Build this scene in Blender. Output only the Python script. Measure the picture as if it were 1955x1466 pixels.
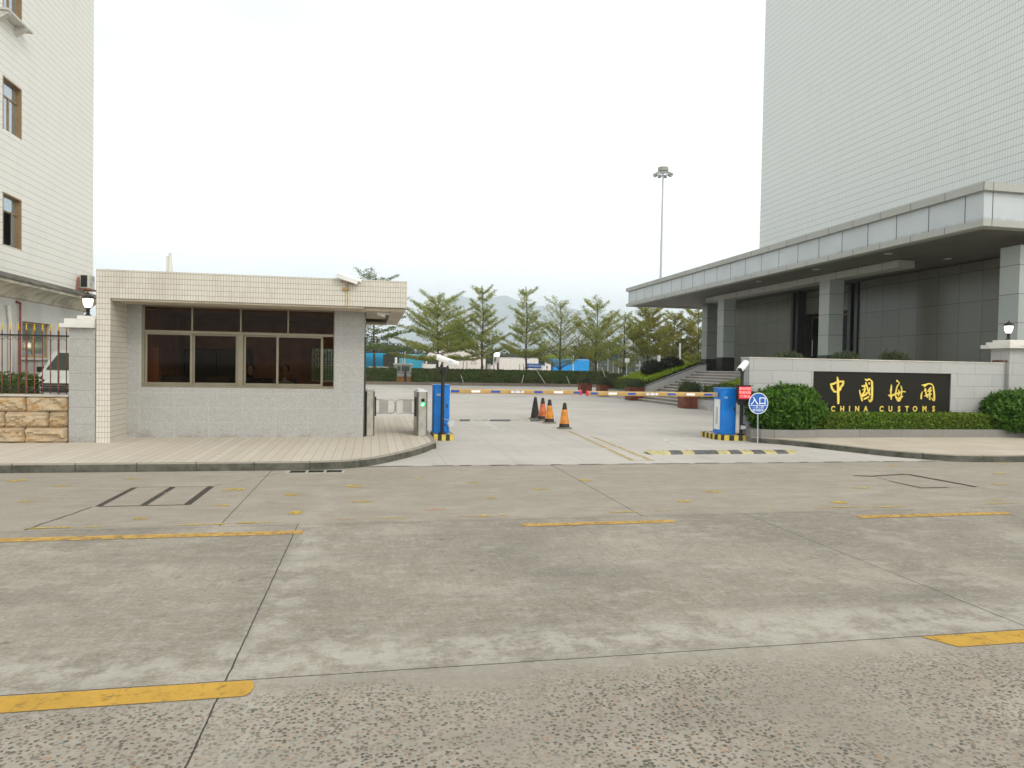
import bpy, bmesh, math, random
import numpy as np
from mathutils import Vector, Matrix, noise as mnoise
from math import radians as R, sin, cos, pi
for o in list(bpy.data.objects): bpy.data.objects.remove(o)
random.seed(7); rng=np.random.default_rng(7)
SC=bpy.context.scene; COL=SC.collection

# ---------------------------------------------------------------- camera
F=1353.0; PIT=R(1.388); ROL=R(1.02); YAW=R(11.19); EYE=1.6
_f=Vector((sin(YAW),cos(YAW),0)); _r=Vector((cos(YAW),-sin(YAW),0)); _u=Vector((0,0,1))
FW=_f*cos(PIT)-_u*sin(PIT); U2=_u*cos(PIT)+_f*sin(PIT)
RT=_r*cos(ROL)+U2*sin(ROL); UP=-_r*sin(ROL)+U2*cos(ROL)
CAMP=Vector((0,0,EYE))
cam=bpy.data.cameras.new('camera'); camo=bpy.data.objects.new('camera',cam); COL.objects.link(camo)
M=Matrix((( RT.x,UP.x,-FW.x,0),(RT.y,UP.y,-FW.y,0),(RT.z,UP.z,-FW.z,EYE),(0,0,0,1)))
camo.matrix_world=M; cam.sensor_width=36; cam.lens=F/1955*36; cam.clip_start=.05; cam.clip_end=14000
SC.camera=camo
def ray(px,py): return FW*F+RT*(px-977.5)-UP*(py-733)
def gp(px,py,z=0): d=ray(px,py); return CAMP+d*((z-EYE)/d.z)
def pY(px,py,Y): d=ray(px,py); return CAMP+d*(Y/d.y)
def pX(px,py,X): d=ray(px,py); return CAMP+d*(X/d.x)

# ---------------------------------------------------------------- world, sun, exposure
HAZE=.0003; DENO=True
SUN_EL,SUN_AZ=R(38),R(150)      # azimuth clockwise from +Y: behind the camera, to the right
W=bpy.data.worlds.new('World'); SC.world=W; W.use_nodes=True
wn=W.node_tree; wn.nodes.clear()
out=wn.nodes.new('ShaderNodeOutputWorld'); bg=wn.nodes.new('ShaderNodeBackground')
sky=wn.nodes.new('ShaderNodeTexSky'); sky.sky_type='NISHITA'; sky.sun_disc=False
sky.sun_elevation=SUN_EL; sky.sun_rotation=SUN_AZ; sky.dust_density=4; sky.air_density=1.2
hs=wn.nodes.new('ShaderNodeHueSaturation'); hs.inputs['Saturation'].default_value=.25
tc=wn.nodes.new('ShaderNodeTexCoord'); ns=wn.nodes.new('ShaderNodeTexNoise'); ns.inputs['Scale'].default_value=1.3; ns.inputs['Detail'].default_value=4
mp=wn.nodes.new('ShaderNodeMapping'); mp.inputs['Scale'].default_value=(1,1,2.2)
cr=wn.nodes.new('ShaderNodeValToRGB'); cr.color_ramp.elements[0].color=(6.7,7.1,7.25,1); cr.color_ramp.elements[0].position=.30
cr.color_ramp.elements[1].color=(10.6,10.6,10.3,1); cr.color_ramp.elements[1].position=.66
mx=wn.nodes.new('ShaderNodeMixRGB'); mx.inputs[0].default_value=.86
wn.links.new(tc.outputs['Generated'],mp.inputs[0]); wn.links.new(mp.outputs[0],ns.inputs[0]); wn.links.new(ns.outputs[0],cr.inputs[0])
wn.links.new(sky.outputs[0],hs.inputs['Color']); wn.links.new(hs.outputs[0],mx.inputs[1]); wn.links.new(cr.outputs[0],mx.inputs[2])
sz=wn.nodes.new('ShaderNodeSeparateXYZ'); wn.links.new(tc.outputs['Generated'],sz.inputs[0])
mr=wn.nodes.new('ShaderNodeMapRange'); mr.interpolation_type='SMOOTHSTEP'; mr.inputs[1].default_value=0; mr.inputs[2].default_value=.4; mr.inputs[3].default_value=1.8; mr.inputs[4].default_value=1.0
wn.links.new(sz.outputs[2],mr.inputs[0]); mul=wn.nodes.new('ShaderNodeVectorMath'); mul.operation='SCALE'; wn.links.new(mx.outputs[0],mul.inputs[0]); wn.links.new(mr.outputs[0],mul.inputs['Scale'])
wn.links.new(mul.outputs[0],bg.inputs[0]); bg.inputs[1].default_value=.098; wn.links.new(bg.outputs[0],out.inputs[0])
sl=bpy.data.lights.new('sun','SUN'); so=bpy.data.objects.new('sun',sl); COL.objects.link(so)
sl.energy=.9; sl.angle=R(18); sl.color=(1,.93,.82)
sd=Vector((sin(SUN_AZ)*cos(SUN_EL),cos(SUN_AZ)*cos(SUN_EL),sin(SUN_EL)))
so.rotation_euler=sd.to_track_quat('Z','Y').to_euler()
so.location=sd*50
SC.view_settings.view_transform='Standard'; SC.view_settings.look='None'
SC.view_settings.exposure=.58; SC.view_settings.gamma=1; SC.view_settings.use_curve_mapping=False
SC.cycles.max_bounces=8; SC.cycles.transparent_max_bounces=12; SC.cycles.volume_bounces=2
SC.cycles.use_denoising=DENO

# ---------------------------------------------------------------- material helper
class NM:
    def __init__(s,name,rough=.8,metal=0,spec=.3):
        s.m=bpy.data.materials.new(name); s.m.use_nodes=True; s.t=s.m.node_tree
        s.b=s.t.nodes['Principled BSDF']; s.b.inputs['Roughness'].default_value=rough
        s.b.inputs['Metallic'].default_value=metal; s.b.inputs['Specular IOR Level'].default_value=spec
    def put(s,sock,v):
        if isinstance(v,bpy.types.NodeSocket): s.t.links.new(v,sock)
        elif isinstance(v,(tuple,list)): sock.default_value=(*v,1) if len(v)==3 and len(sock.default_value)==4 else v
        else: sock.default_value=v
    def math(s,op,a,b=0,c=0,clamp=False):
        n=s.t.nodes.new('ShaderNodeMath'); n.operation=op; n.use_clamp=clamp
        s.put(n.inputs[0],a); s.put(n.inputs[1],b); s.put(n.inputs[2],c); return n.outputs[0]
    def pos(s,obj=False):
        if obj: n=s.t.nodes.new('ShaderNodeTexCoord'); v=n.outputs['Object']
        else: n=s.t.nodes.new('ShaderNodeNewGeometry'); v=n.outputs['Position']
        x=s.t.nodes.new('ShaderNodeSeparateXYZ'); s.t.links.new(v,x.inputs[0]); return v,x.outputs[0],x.outputs[1],x.outputs[2]
    def vec(s,v,sc):
        n=s.t.nodes.new('ShaderNodeMapping'); n.inputs['Scale'].default_value=sc; s.t.links.new(v,n.inputs[0]); return n.outputs[0]
    def noise(s,v,scale,detail=3,rough=.55,dist=0):
        n=s.t.nodes.new('ShaderNodeTexNoise'); n.inputs['Scale'].default_value=scale; n.inputs['Detail'].default_value=detail
        n.inputs['Roughness'].default_value=rough; n.inputs['Distortion'].default_value=dist; s.t.links.new(v,n.inputs['Vector']); return n.outputs[0]
    def ramp(s,f,a,b,ca=0,cb=1):
        n=s.t.nodes.new('ShaderNodeMapRange'); n.interpolation_type='SMOOTHSTEP'; s.put(n.inputs[0],f)
        n.inputs[1].default_value=a; n.inputs[2].default_value=b; n.inputs[3].default_value=ca; n.inputs[4].default_value=cb; return n.outputs[0]
    def mix(s,f,a,b,mode='MIX'):
        n=s.t.nodes.new('ShaderNodeMix'); n.data_type='RGBA'; n.blend_type=mode
        s.put(n.inputs[0],f); s.put(n.inputs[6],a); s.put(n.inputs[7],b); return n.outputs[2]
    def lines(s,c,period,hw,off=0):
        t=s.math('FRACT',s.math('DIVIDE',s.math('SUBTRACT',c,off),period))
        d=s.math('MULTIPLY',s.math('MINIMUM',t,s.math('SUBTRACT',1,t)),period)
        return s.ramp(d,hw*.6,hw*1.4,1,0)
    def near(s,c,v,hw):
        return s.ramp(s.math('ABSOLUTE',s.math('SUBTRACT',c,v)),hw*.6,hw*1.4,1,0)
    def bump(s,h,strength=.3,dist=.01):
        n=s.t.nodes.new('ShaderNodeBump'); n.inputs['Strength'].default_value=strength; n.inputs['Distance'].default_value=dist
        s.put(n.inputs['Height'],h); s.t.links.new(n.outputs[0],s.b.inputs['Normal'])
    def col(s,c): s.put(s.b.inputs['Base Color'],c); return s
MAT={}
def paint(name,c,rough=.5,metal=0,spec=.4,var=.12,scale=3,dirt=0):
    if name in MAT: return MAT[name]
    m=NM(name,rough,metal,spec); v,x,y,z=m.pos(True)
    d=tuple(max(0,k*(1-var)) for k in c); l=tuple(min(1,k*(1+var)) for k in c)
    q=m.mix(m.ramp(m.noise(v,scale,4),.3,.7),d,l)
    if dirt: q=m.mix(m.ramp(m.noise(v,scale*3,5,.7),.52,.8,0,dirt),q,(.12,.1,.07))
    m.col(q); m.bump(m.noise(v,60,2),.05,.002); MAT[name]=m.m; return m.m
def emis(name,c,st):
    m=NM(name); m.col((.02,.02,.02)); m.put(m.b.inputs['Emission Color'],c); m.b.inputs['Emission Strength'].default_value=st; MAT[name]=m.m; return m.m

# road slab concrete
m=NM('road_concrete',.85); v,x,y,z=m.pos()
big=m.noise(v,.55,5,.6,.6); mid=m.noise(m.vec(v,(.7,1.6,1)),2.2,6,.65,.8); fine=m.noise(v,38,4,.7); streak=m.noise(m.vec(v,(9,1.2,1)),3,4,.6)
c=m.mix(m.ramp(big,.33,.68),(.268,.236,.187),(.375,.334,.27))
mid2=m.noise(m.vec(v,(1.2,2.0,1)),5.5,10,.78,.2); 
c=m.mix(m.ramp(mid2,.52,.60,0,.55),c,(.43,.40,.34)); c=m.mix(m.ramp(mid,.54,.66,0,.5),c,(.41,.375,.315))
c=m.mix(m.ramp(mid2,.38,.47,.4,0),c,(.185,.165,.13)); c=m.mix(m.ramp(mid,.30,.42,.5,0),c,(.19,.17,.135))
c=m.mix(m.ramp(streak,.35,.7,0,.25),c,(.19,.18,.155))
sp1=m.noise(m.vec(v,(1,1.8,1)),22,5,.8); c=m.mix(m.ramp(sp1,.55,.68,0,.75),c,(.47,.44,.385)); c=m.mix(m.ramp(sp1,.32,.46,.75,0),c,(.14,.13,.105))
c=m.mix(m.ramp(fine,.35,.65,0,.6),c,m.mix(.5,c,(.10,.095,.075)))
pt=m.noise(v,1.15,11,.74,.15); c=m.mix(m.ramp(pt,.53,.59,0,.30),c,(.45,.41,.345)); c=m.mix(m.ramp(pt,.38,.46,.24,0),c,(.17,.15,.118))
lt=m.math('MULTIPLY',m.math('MAXIMUM',m.ramp(m.math('ABSOLUTE',m.math('SUBTRACT',y,3.95)),.05,.45,1,0),m.ramp(m.math('ABSOLUTE',m.math('ADD',x,.55)),.03,.22,.7,0)),m.ramp(m.noise(v,4,8,.75),.42,.58)); c=m.mix(m.math('MULTIPLY',lt,.6),c,(.47,.44,.385))
tyre=m.math('MULTIPLY',m.ramp(m.noise(m.vec(v,(.12,1,1)),2.6,3,.5),.52,.68),m.ramp(y,4.2,7,1,.6)); c=m.mix(m.math('MULTIPLY',tyre,.30),c,(.16,.15,.13))
oil=m.t.nodes.new('ShaderNodeTexVoronoi'); oil.inputs['Scale'].default_value=1.7; m.t.links.new(v,oil.inputs['Vector']); c=m.mix(m.math('MULTIPLY',m.ramp(m.math('ADD',oil.outputs['Distance'],m.math('MULTIPLY',m.noise(v,12,4),.06)),.055,.085,1,0),.55),c,(.09,.085,.07))
farz=m.ramp(y,7.2,7.4); c=m.mix(m.math('MULTIPLY',farz,.62),c,m.mix(m.ramp(mid,.35,.7),(.315,.275,.22),(.375,.335,.275)))
# exposed aggregate in the worn lane nearest the camera
vo=m.t.nodes.new('ShaderNodeTexVoronoi'); vo.inputs['Scale'].default_value=50; vo.inputs['Randomness'].default_value=1
warp=m.t.nodes.new('ShaderNodeVectorMath'); warp.operation='ADD'
nz=m.t.nodes.new('ShaderNodeTexNoise'); nz.inputs['Scale'].default_value=30; m.t.links.new(v,nz.inputs[0])
sc_=m.t.nodes.new('ShaderNodeVectorMath'); sc_.operation='SCALE'; sc_.inputs['Scale'].default_value=.022; m.t.links.new(nz.outputs['Color'],sc_.inputs[0])
m.t.links.new(v,warp.inputs[0]); m.t.links.new(sc_.outputs[0],warp.inputs[1]); m.t.links.new(warp.outputs[0],vo.inputs['Vector'])
sep=m.t.nodes.new('ShaderNodeSeparateColor'); m.t.links.new(vo.outputs['Color'],sep.inputs[0])
stone=m.math('MULTIPLY',m.ramp(vo.outputs['Distance'],.42,.50,1,0),m.math('GREATER_THAN',sep.outputs[0],.18))
patch=m.ramp(m.noise(v,1.1,3),.36,.55,.5,1)
edge=m.math('ADD',y,m.math('MULTIPLY',m.noise(v,1.6,4),.5))
agg=m.math('MULTIPLY',m.math('MULTIPLY',stone,patch),m.ramp(edge,3.6,3.95,1,0))
sc2=m.mix(sep.outputs[1],(.055,.052,.042),(.25,.205,.155)); sc2=m.mix(m.math('GREATER_THAN',sep.outputs[2],.84),sc2,(.34,.20,.11)); sc2=m.mix(m.math('LESS_THAN',sep.outputs[2],.12),sc2,(.12,.15,.14))
c=m.mix(m.ramp(y,3.66,3.74,.35,0),c,(.385,.35,.29))
c=m.mix(m.math('MULTIPLY',agg,.9),c,sc2)
# joints between slabs
wob=m.math('MULTIPLY',m.math('SUBTRACT',m.noise(v,6,7,.8),.5),.022)
xw=m.math('ADD',x,wob); yw=m.math('ADD',y,wob)
j=m.near(yw,3.72,.0045)
j=m.math('MAXIMUM',j,m.math('MULTIPLY',m.near(yw,7.25,.006),.55))
below=m.math('LESS_THAN',y,7.27)
jl=m.math('MULTIPLY',m.near(xw,-.7,.0045),below); jr=m.math('MULTIPLY',m.near(xw,4.12,.0045),below)
ju=m.math('MULTIPLY',m.math('MAXIMUM',m.near(xw,-1.44,.007),m.near(xw,2.91,.008)),m.math('SUBTRACT',1,below))
jm=m.math('MULTIPLY',m.math('MAXIMUM',m.near(xw,-5.52,.006),m.near(xw,8.94,.006)),below)
j=m.math('MAXIMUM',j,m.math('MAXIMUM',jl,m.math('MAXIMUM',jr,m.math('MULTIPLY',ju,.7))))
j=m.math('MAXIMUM',j,m.math('MULTIPLY',jm,.6))
c=m.mix(j,c,(.045,.042,.035)); m.col(c)
gr=m.math('SINE',m.math('MULTIPLY',m.math('ADD',x,m.math('MULTIPLY',m.noise(v,2,2),.1)),260))
m.bump(m.math('ADD',m.math('ADD',m.math('MULTIPLY',fine,.6),m.math('MULTIPLY',gr,m.ramp(mid,.45,.6,.0,.22))),m.math('MULTIPLY',agg,-.8)),.5,.006)
ROAD=m.m
# yard paving
m=NM('yard_paving',.7); v,x,y,z=m.pos()
c=m.mix(m.ramp(m.noise(v,.35,5),.35,.65),(.455,.415,.37),(.53,.49,.44))
c=m.mix(m.ramp(m.noise(m.vec(v,(.3,2.5,1)),2.0,5),.5,.75,0,.3),c,(.38,.35,.315))
c=m.mix(m.ramp(m.noise(v,70,2),.4,.7,0,.18),c,(.25,.24,.22))
c=m.mix(m.ramp(m.noise(m.vec(v,(2.2,.18,1)),1.6,5,.6),.52,.72,0,.35),c,(.34,.315,.28)); c=m.mix(m.ramp(m.noise(v,3,8,.75),.54,.66,0,.3),c,(.56,.53,.48))
g=m.math('MAXIMUM',m.lines(x,1.2,.007),m.lines(y,.6,.007,11.28))
c=m.mix(m.math('MULTIPLY',g,.45),c,(.22,.2,.17)); c=m.mix(m.math('MULTIPLY',m.math('MAXIMUM',m.near(y,17.4,.012),m.lines(y,9,.014,17.4)),.35),c,(.15,.14,.12))
m.col(c); YARD=m.m
# pink pavement tiles
m=NM('pavement_tiles',.85); v,x,y,z=m.pos()
t=m.math('FLOOR',m.math('DIVIDE',x,.15)); wn_=m.t.nodes.new('ShaderNodeTexWhiteNoise'); wn_.noise_dimensions='1D'; m.t.links.new(t,wn_.inputs['W'])
c=m.mix(wn_.outputs[0],(.505,.445,.365),(.565,.505,.425)); c=m.mix(m.ramp(m.noise(v,.9,4),.4,.7,0,.6),c,(.52,.46,.36))
c=m.mix(m.ramp(m.noise(v,5,5,.7),.5,.8,0,.35),c,(.33,.29,.24))
g=m.math('MAXIMUM',m.lines(x,.15,.006),m.math('MULTIPLY',m.lines(y,.3,.004),.25))
c=m.mix(m.math('MULTIPLY',g,.6),c,(.27,.21,.17)); m.col(c); m.bump(m.math('SUBTRACT',m.noise(v,30,3),g),.3,.004); PAVE=m.m
m=NM('pavement_plain',.85); v,x,y,z=m.pos()
c=m.mix(m.ramp(m.noise(v,1.2,4),.35,.7),(.47,.40,.31),(.54,.47,.375)); c=m.mix(m.ramp(m.noise(v,6,5,.7),.5,.8,0,.3),c,(.34,.30,.24))
g=m.math('MAXIMUM',m.lines(x,.2,.004),m.lines(y,.2,.004)); c=m.mix(m.math('MULTIPLY',g,.18),c,(.28,.24,.18)); m.col(c); PAVE2=m.m
# kerb stone
m=NM('kerb_stone',.85); v,x,y,z=m.pos()
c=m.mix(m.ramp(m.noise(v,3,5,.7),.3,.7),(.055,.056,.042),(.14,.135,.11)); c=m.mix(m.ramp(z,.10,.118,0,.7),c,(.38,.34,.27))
c=m.mix(m.math('MULTIPLY',m.lines(m.math('ADD',x,m.math('MULTIPLY',y,.3)),.8,.008),.8),c,(.04,.04,.035)); m.col(c); m.bump(m.noise(v,25,4),.5,.006); KERB=m.m
# small wall tiles
def tile(name,c1,c2,pu,pv,wu,wv,jc,fu=.6,fv=.8,rough=.45,z0=0,dirtc=(.3,.27,.2),dirt=.2):
    m=NM(name,rough,0,.4); v,x,y,z=m.pos(); n=m.t.nodes.new('ShaderNodeNewGeometry'); s2=m.t.nodes.new('ShaderNodeSeparateXYZ'); m.t.links.new(n.outputs['True Normal'],s2.inputs[0])
    isx=m.math('GREATER_THAN',m.math('ABSOLUTE',s2.outputs[0]),.6); isz=m.math('GREATER_THAN',m.math('ABSOLUTE',s2.outputs[2]),.6)
    u=m.math('ADD',m.math('MULTIPLY',isx,y),m.math('MULTIPLY',m.math('SUBTRACT',1,isx),x)); w=m.math('ADD',m.math('MULTIPLY',isz,y),m.math('MULTIPLY',m.math('SUBTRACT',1,isz),z))
    cell=m.t.nodes.new('ShaderNodeCombineXYZ'); m.put(cell.inputs[0],m.math('FLOOR',m.math('DIVIDE',u,pu))); m.put(cell.inputs[1],m.math('FLOOR',m.math('DIVIDE',m.math('SUBTRACT',w,z0),pv)))
    wt=m.t.nodes.new('ShaderNodeTexWhiteNoise'); m.t.links.new(cell.outputs[0],wt.inputs['Vector'])
    c=m.mix(wt.outputs[0],c1,c2); c=m.mix(m.ramp(m.noise(m.vec(v,(1,1,.35)),1.3,5,.65),.5,.8,0,dirt),c,dirtc)
    g=m.math('MAXIMUM',m.math('MULTIPLY',m.lines(u,pu,wu),fu),m.math('MULTIPLY',m.lines(w,pv,wv,z0),fv))
    m.col(m.mix(g,c,jc)); m.bump(m.math('SUBTRACT',1,g),.25,.003); MAT[name]=m.m; return m.m
T_GUARD=tile('guard_tiles',(.575,.545,.47),(.62,.59,.515),.047,.0955,.0036,.0038,(.20,.14,.10),.7,.85,z0=2.69,dirt=.4)
T_LEFT=tile('cream_tiles',(.775,.755,.69),(.79,.77,.705),.1,.204,.003,.008,(.36,.32,.25),.0,.75,.4,dirt=.16)
T_TOWER=tile('tower_tiles',(.74,.765,.74),(.76,.785,.76),.1,.27,.009,.012,(.20,.215,.20),.36,.55,.4,dirt=.08,dirtc=(.36,.33,.28))
# granite family
def granite(name,c1,c2,pu,pv,jw,jc,jf=.7,rough=.5,spec=.4,off=0,z0=0,sp=.35,stag=0,dirt=.25,coat=0):
    m=NM(name,rough,0,spec); v,x,y,z=m.pos(); n=m.t.nodes.new('ShaderNodeNewGeometry'); s2=m.t.nodes.new('ShaderNodeSeparateXYZ'); m.t.links.new(n.outputs['True Normal'],s2.inputs[0])
    isx=m.math('GREATER_THAN',m.math('ABSOLUTE',s2.outputs[0]),.6); u=m.math('ADD',m.math('MULTIPLY',isx,y),m.math('MULTIPLY',m.math('SUBTRACT',1,isx),x))
    row=m.math('FLOOR',m.math('DIVIDE',m.math('SUBTRACT',z,z0),pv)); u=m.math('ADD',u,m.math('MULTIPLY',m.math('MODULO',row,2),stag))
    cell=m.t.nodes.new('ShaderNodeCombineXYZ'); m.put(cell.inputs[0],m.math('FLOOR',m.math('DIVIDE',m.math('SUBTRACT',u,off),pu))); m.put(cell.inputs[1],row)
    wt=m.t.nodes.new('ShaderNodeTexWhiteNoise'); m.t.links.new(cell.outputs[0],wt.inputs['Vector'])
    c=m.mix(wt.outputs[0],c1,c2); k=m.noise(v,90,3,.8); c=m.mix(m.ramp(k,.38,.62,sp,0),c,tuple(q*.45 for q in c1)); c=m.mix(m.ramp(k,.55,.75,0,sp),c,tuple(min(1,q*1.45) for q in c2))
    c=m.mix(m.ramp(m.noise(v,11,4,.7),.45,.7,0,sp*.6),c,tuple(q*.7 for q in c1))
    c=m.mix(m.ramp(m.noise(m.vec(v,(1,1,.3)),1.4,5,.65),.52,.8,0,dirt),c,tuple(q*.55 for q in c1))
    c=m.mix(m.math('MULTIPLY',m.ramp(z,.12,.36,1,0),m.ramp(m.noise(m.vec(v,(1,1,2)),4,6,.75),.42,.7,0,.7)),c,(.22,.18,.13))
    g=m.math('MAXIMUM',m.lines(u,pu,jw,off),m.lines(z,pv,jw,z0)); c=m.mix(m.math('MULTIPLY',g,jf),c,jc)
    m.col(c); m.bump(m.math('SUBTRACT',m.math('MULTIPLY',k,.2),g),.2,.003); MAT[name]=m.m; return m.m
G_GUARD=granite('guard_granite',(.46,.455,.43),(.48,.475,.45),.62,.29,.0035,(.66,.65,.62),.26,sp=.8,z0=.12,stag=0)
G_SIGN=granite('sign_granite',(.455,.455,.435),(.50,.50,.48),1.0,.3,.005,(.16,.15,.12),.7,off=10.15,z0=.72-.0,sp=.55,stag=.5)
G_PILL=granite('pillar_granite',(.40,.395,.37),(.43,.425,.40),50,.3,.005,(.2,.18,.15),.6,off=20,z0=.15,sp=.55)
G_DARK=granite('polished_grey_granite',(.135,.134,.10),(.16,.159,.12),.945,1.03,.012,(.03,.03,.024),.75,.22,.6,off=.45,z0=.995,sp=.35,dirt=.1)
G_COL=granite('column_granite',(.34,.37,.345),(.40,.43,.40),50,.8,.01,(.06,.06,.05),.8,.3,.5,z0=.66,sp=.35,dirt=.1)
G_BLACK=granite('black_granite',(.02,.02,.018),(.03,.03,.027),2,2,.003,(.01,.01,.01),.3,.3,.5,sp=.3,dirt=0)
G_BAND=granite('canopy_band_granite',(.40,.405,.37),(.46,.465,.425),1.257,9,.012,(.05,.05,.045),.85,.6,off=.48,z0=-3,sp=.35,dirt=.2)
G_RISE=granite('shaded_dirty_riser_stone',(.24,.22,.19),(.31,.285,.25),1.2,9,.006,(.12,.1,.08),.6,.7,z0=-3,sp=.3,dirt=.5)  # darker than the treads: dirt, plus nosing shadow put into the colour
G_STEP=granite('step_stone',(.42,.39,.35),(.50,.47,.43),1.2,9,.006,(.2,.18,.15),.5,.6,z0=-3,sp=.3)
G_WHITE=granite('pale_retaining_stone',(.47,.465,.44),(.53,.525,.50),1.1,.9,.006,(.2,.19,.16),.5,.6,z0=-.3,sp=.2)
# ---------------------------------------------------------------- more materials
WHITE=paint('white_paint',(.78,.78,.76),.4,var=.05); OFFW=paint('weathered_white_render',(.62,.60,.55),.8,var=.12,dirt=.5,scale=1)
RENDER=paint('grey_white_render',(.52,.51,.475),.85,var=.1,dirt=.3,scale=.8)
CORN=paint('stained_cornice_render',(.42,.385,.30),.9,var=.3,dirt=.85,scale=1.6); CORND=paint('dark_stained_concrete',(.115,.105,.085),.9,var=.45,scale=2.5)
STEEL=paint('brushed_steel',(.40,.375,.33),.38,.85,var=.18,scale=6); STEELL=paint('steel_cap',(.75,.74,.72),.3,.5,var=.05)
ALU=paint('champagne_aluminium',(.22,.195,.135),.4,.35,var=.08); DARKM=paint('black_metal',(.022,.021,.019),.45,.2,.4,.2)
BLUE=paint('blue_cabinet_paint',(.003,.185,.62),.42,var=.12,scale=4); SIGNB=paint('sign_blue',(.01,.11,.42),.4,var=.06)
REFW=paint('reflective_white',(.85,.85,.88),.35,var=.03); REFB=paint('reflective_blue',(.012,.08,.38),.35,var=.05); REDP=paint('red_end_cap',(.65,.03,.06),.4)
BOOM=paint('ochre_boom_paint',(.45,.29,.10),.5,var=.12,scale=8); YEL=paint('yellow_paint',(.58,.45,.07),.6,var=.15,scale=9,dirt=.25); BLK=paint('black_paint',(.028,.025,.022),.6,var=.25)
ROADY=None
def worn(name,c,wear,scale=9,thr=.5):
    m=NM(name,.75); v,x,y,z=m.pos(); a=m.ramp(m.noise(v,scale,6,.75),thr-.12,thr+.12,1,wear)
    q=m.mix(m.ramp(m.noise(v,3,4),.3,.7),tuple(k*.82 for k in c),c); m.col(m.mix(m.ramp(m.noise(v,28,6,.8),.5,.72,0,.55),q,(.22,.17,.09))); m.bump(m.noise(v,40,4,.7),.4,.004); m.put(m.b.inputs['Alpha'],a); return m.m
ROADY=worn('road_yellow_line',(.57,.335,.05),.1,9,.63); ROADY2=worn('faded_yellow_line',(.55,.335,.085),.0,11,.58); YFADE=worn('pale_yellow_paint',(.60,.44,.16),.0,8,.5); BLOT=worn('yellow_paint_blot',(.62,.43,.05),.0,7,.5); BLOTP=worn('pink_paint_blot',(.66,.33,.2),0,7,.5); WMARK=worn('faded_white_line',(.66,.64,.60),.05,10,.58)
DIRT=worn('dark_sealant',(.06,.052,.042),.2,20,.66)
GOLD=paint('gold_leaf_metal',(.82,.62,.11),.38,.35,.5,.1); RUST=paint('rust_brown_board',(.17,.045,.022),.6,var=.3,scale=3,dirt=.3)
CONEO=paint('orange_reflective_band',(.66,.25,.035),.5,var=.3,scale=7); CONER=paint('red_orange_band',(.60,.15,.05),.5,var=.4,scale=6); CONEK=paint('black_rubber',(.03,.028,.024),.7,var=.3); CONEG=paint('dusty_rubber_base',(.17,.155,.115),.85,var=.25)
BARK=paint('grey_brown_bark',(.10,.08,.062),.9,var=.35,scale=5); SKIN=paint('skin',(.30,.17,.11),.6); HAIR=paint('black_hair',(.012,.011,.01),.5); CLOTH=paint('dark_blue_cloth',(.02,.026,.04),.9); CLOTH2=paint('pale_shirt_cloth',(.25,.26,.28),.9)
SOFF=paint('bronze_grey_soffit_panel',(.14,.132,.108),.5,.1,var=.12,scale=1.2); SOFG=paint('cream_soffit',(.52,.46,.36),.8,var=.12,dirt=.3,scale=2)
GALV=paint('galvanised_steel',(.50,.51,.52),.45,.3,var=.08); CYAN=paint('cyan_blue_container',(.025,.36,.62),.55,var=.08); BLUEB=paint('bright_blue_box',(.01,.27,.66),.5,var=.06); TEAL=paint('teal_container',(.03,.30,.42),.6,var=.1); TRW=paint('truck_white',(.70,.66,.62),.5,var=.05)
RAILR=paint('rusty_brown_rail',(.16,.055,.03),.7,var=.35,scale=4); GOLDT=paint('gold_spike_paint',(.60,.37,.05),.5); VANW=paint('white_car_paint',(.60,.62,.58),.25,0,.5,.03); TYRE=paint('tyre_rubber',(.02,.02,.02),.85)
SOIL=paint('soil',(.075,.055,.035),.95,var=.3); ORANGE=paint('orange_brown_timber',(.22,.085,.035),.7); CREAMP=paint('cream_pipe',(.62,.56,.40),.6); CURT=paint('brown_interior_wall',(.50,.27,.15),.9,var=.15); DKF=paint('dark_furniture',(.02,.017,.015),.6)
LAMPG=emis('lit_lamp_glass',(1,.93,.74),1.5); LEDR=emis('red_led_glow',(1,.01,.03),.6); LEDT=emis('led_characters',(1,.30,.27),1.5); LEDG=emis('green_led',(.01,.75,.16),1.1); LEDGW=emis('green_arrow',(.45,1,.6),3.2)
def glass(name,tint,alpha,rough=.03):
    m=NM(name,rough,0,.6); t=m.t; tr=t.nodes.new('ShaderNodeBsdfTransparent'); tr.inputs[0].default_value=(*tint,1)
    gl=t.nodes.new('ShaderNodeBsdfGlossy'); gl.inputs['Roughness'].default_value=rough; fr=t.nodes.new('ShaderNodeFresnel'); fr.inputs[0].default_value=1.5
    mxx=t.nodes.new('ShaderNodeMixShader'); f=m.math('MULTIPLY',fr.outputs[0],alpha,clamp=True)
    t.links.new(f,mxx.inputs[0]); t.links.new(tr.outputs[0],mxx.inputs[1]); t.links.new(gl.outputs[0],mxx.inputs[2])
    t.links.new(mxx.outputs[0],t.nodes['Material Output'].inputs[0]); return m.m
GL_G=glass('tinted_guardhouse_glass',(.74,.67,.56),.14); GL_D=glass('dark_door_glass',(.05,.05,.05),1.0)
def opq(name,c,rough=.08,spec=.6):
    m=NM(name,rough,0,spec); m.col(c); return m.m
GL_W=opq('window_glass_blue',(.40,.46,.50),.06,1.0); GL_W.node_tree.nodes['Principled BSDF'].inputs['Metallic'].default_value=.75; GL_K=opq('black_glass',(.012,.014,.014),.06,.7); GL_V=opq('windscreen_glass',(.05,.065,.055),.1,.5); GL_K2=opq('green_grey_glass',(.16,.22,.19),.06,.8)
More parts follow.
